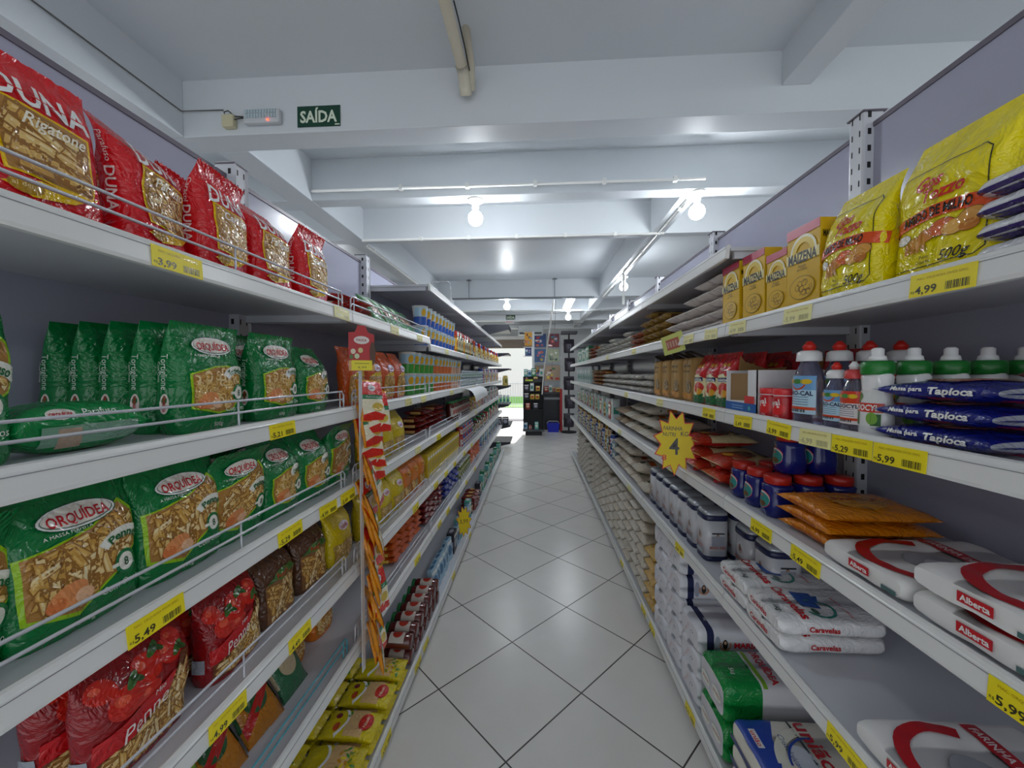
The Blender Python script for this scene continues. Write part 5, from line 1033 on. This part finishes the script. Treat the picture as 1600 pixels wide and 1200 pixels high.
t = thing('checkout_counter', 'black checkout counter with grey band at the end of the aisle', 'counter', (.44, 10.65, 0))
a = MB(); a.box(-.22, .22, -.3, .6, 0, .94, blk); link('body', a.mesh(), t); a = MB(); a.box(-.26, .26, -.34, .64, .94, 1.0, mat('counter_top', '3A3A40', .3), .006); link('worktop', a.mesh(), t)
a = MB(); a.box(-.22, .22, -.305, -.30, .80, .86, mat('grey_band', '8A8E94', .4)); link('band', a.mesh(), t)
t = thing('shopping_basket', 'blue plastic shopping basket on the floor by the checkout counter', 'basket', (.45, 10.02, 0))
a = MB(); R_ = [(-.13, -.10, 0), (.13, -.10, 0), (.13, .10, 0), (-.13, .10, 0), (-.16, -.13, .22), (.16, -.13, .22), (.16, .13, .22), (-.16, .13, .22), (-.15, -.12, .22), (.15, -.12, .22), (.15, .12, .22), (-.15, .12, .22), (-.12, -.09, .01), (.12, -.09, .01), (.12, .09, .01), (-.12, .09, .01)]
a.add(R_, [[0, 3, 2, 1]] + [[k, (k + 1) % 4, 4 + (k + 1) % 4, 4 + k] for k in range(4)] + [[4 + k, 4 + (k + 1) % 4, 8 + (k + 1) % 4, 8 + k] for k in range(4)] + [[8 + k, 8 + (k + 1) % 4, 12 + (k + 1) % 4, 12 + k] for k in range(4)] + [[12, 13, 14, 15]], mat('basket_blue', '1526B4', .35)); link('tub', a.mesh(), t)
a = MB(); a.tube([(-.155, 0, .215), (-.12, 0, .27), (.12, 0, .27), (.155, 0, .215)], .008, mat('handle_white', 'D8D8DA', .4)); link('handle', a.mesh(), t)
for i, (k, x, y) in enumerate([('box_red', .28, 10.45), ('box_white', .40, 10.45), ('can_red', .50, 10.42), ('box_gold', .60, 10.45), ('box_red', .34, 10.62), ('box_gold', .5, 10.62)]): at_far(k, x, y, 1.0002, 0, 'colourful sweet box on the checkout counter, %s' % ['front left', 'front middle left', 'front middle right', 'front right', 'back left', 'back right'][i], 'sweets on the checkout counter')
t = thing('post', 'white square post rising behind the black rack', 'post', (-.055, 10.05, 0)); a = MB(); a.box(-.03, .03, -.03, .03, 0, 2.57, mat('post_white', 'E2E6EA', .4), .004); link('shaft', a.mesh(), t)
a = MB(); [a.box(-.25, -.03, .0, .02, z, z + .02, mat('post_white', 'E2E6EA', .4)) for z in (1.93, 2.16, 2.30, 2.54)]; link('bracket', a.mesh(), t)
# cigarette / sweets panel with posters
t = thing('glass_partition', 'glass partition behind the checkout holding bright posters', 'partition', (.30, 11.4, 0))
a = MB(); fr = mat('panel_frame', 'B9BEC4', .4); a.box(-.34, -.31, -.02, .02, 0, 2.68, fr); a.box(.40, .43, -.02, .02, 0, 2.68, fr); [a.box(-.31, .40, -.02, .02, z, z + .025, fr) for z in (1.80, 2.22, 2.66)]; link('frame', a.mesh(), t)
a = MB(); a.box(-.31, .40, -.005, .005, 0, 2.66, mat('panel_white', 'A9B0B6', .4)); link('board', a.mesh(), t)
def poster(x, y, z, W, H, cols, label, seed):
    R = random.Random(seed); a = MB(); a.box(-W / 2, W / 2, -.003, 0, 0, H, card(cols[0])); S = Boxy(W, .006, H); it = []
    for k in range(9): it.append((1 + k * .3, ink(cols[1 + k % (len(cols) - 1)]), rect(*(lambda x0, y0: (x0, y0, x0 + W * R.uniform(.12, .3), y0 + H * R.uniform(.08, .22)))(R.uniform(-.45, .2) * W, R.uniform(.05, .75) * H))))
    decals(a, S, it, None); tag(link('poster', a.mesh(), None, (x, y, z)), label, 'poster')
poster(.14, 11.37, 2.26, .33, .38, ['2A4E8A', 'C8322A', 'E8E0E0', 'D8622A', '8A2A4A'], 'blue and red poster, upper left of the checkout partition', 1)
poster(.52, 11.37, 2.26, .33, .38, ['7A2A3A', '2A6AA0', 'E0D8E0', '3A8A7A', 'C83A3A'], 'dark red and blue poster, upper right of the checkout partition', 2)
poster(.14, 11.37, 1.83, .33, .37, ['3A6AA0', 'C86A7A', 'C8B02A', '2A3A6A', 'B04A3A'], 'blue poster with yellow oval, lower left of the partition', 3)
poster(.52, 11.37, 1.83, .33, .37, ['B9C4A8', '3A5A4A', '6A8A6A', 'D8D8C8'], 'pale green poster with four dark squares, lower right of the partition', 4)
poster(-.18, 10.03, 2.21, .19, .34, ['E0A01E', '7A2A1A', 'E8C03A', '2A8AC0', 'D8701A'], 'orange and blue poster left of the white post', 5)
poster(-.18, 10.03, 1.95, .17, .20, ['1E3A7A', '8AA0D0', '3A7A7A', '6A3A8A'], 'dark blue poster left of the white post', 6)
poster(.49, 11.36, 1.28, .44, .45, ['B8A08A', 'C8301C', 'E8D04A', 'E8E0D8', '7A2A1A', '3A6A3A'], 'large food poster low on the checkout partition', 7)
poster(.12, 11.36, 1.28, .28, .45, ['8A8278', 'C88A2A', '3A2A2A', 'D8D0C0'], 'narrow food poster low left on the checkout partition', 8)
# bag carousel at the right end
t = thing('hanging_rack', 'dark hanging rack of black bags at the end of the right shelves', 'display stand', (.84, 9.9, 0))
a = MB(); a.tube([(0, 0, 0), (0, 0, 2.52)], .02, blk, 8); a.lathe([(.2, 0), (.2, .03), (.05, .05)], blk, 16); link('pole', a.mesh(), t)
a = MB(); a.box(-.2, .2, -.18, .18, 2.48, 2.54, dk, .005); link('top_board', a.mesh(), t)
kind('black_bag', 'black_bag', 'bag', bagmesh(Pouch(.34, .26, .12, 'stand', 2.6, .008, 4), mat('black_fabric', '241F2C', .45, bump=.6, bscale=30), [(1, ink('6A6478'), rect(-.03, .1, -.01, .22)), (1, ink('6A6478'), rect(.02, .1, .04, .22))], nr=18, nz=12, cell=.05))
for i in range(5): at_far('black_bag', .84 + (.012 if i % 2 else -.012), 9.76, .16 + i * .46, 0, 'black bag, %s from the floor on the dark hanging rack' % ORD[i], 'black bags on the hanging rack')
a = MB(); a.box(-.03, .03, -.01, .01, 0, 1.1, mat('red_banner', 'B81E24', .4)); tag(link('banner_stand', a.mesh(), None, (.655, 10.05, .0)), 'narrow upright red banner stand right of the counter', 'banner')
a = MB(); a.box(-.9, .0, -.3, .3, .0, .012, mat('door_mat', '5E5C66', .9, bump=.5, bscale=80)); tag(link('door_mat', a.mesh(), None, (-.35, 12.5, 0)), 'grey door mat at the bright shop entrance', 'mat')

a = MB(); a.tube([(0, 0, .03), (.03, 0, .035), (.10, 0, .035), (.118, 0, .025), (.122, 0, 0), (.122, 0, -.08)], .004, wire, 6)
tag(link('wire_bracket', a.mesh(), None, (-.635, 2.345, 2.005)), 'white wire sign holder sticking out of the left canopy shelf end', 'wire bracket')
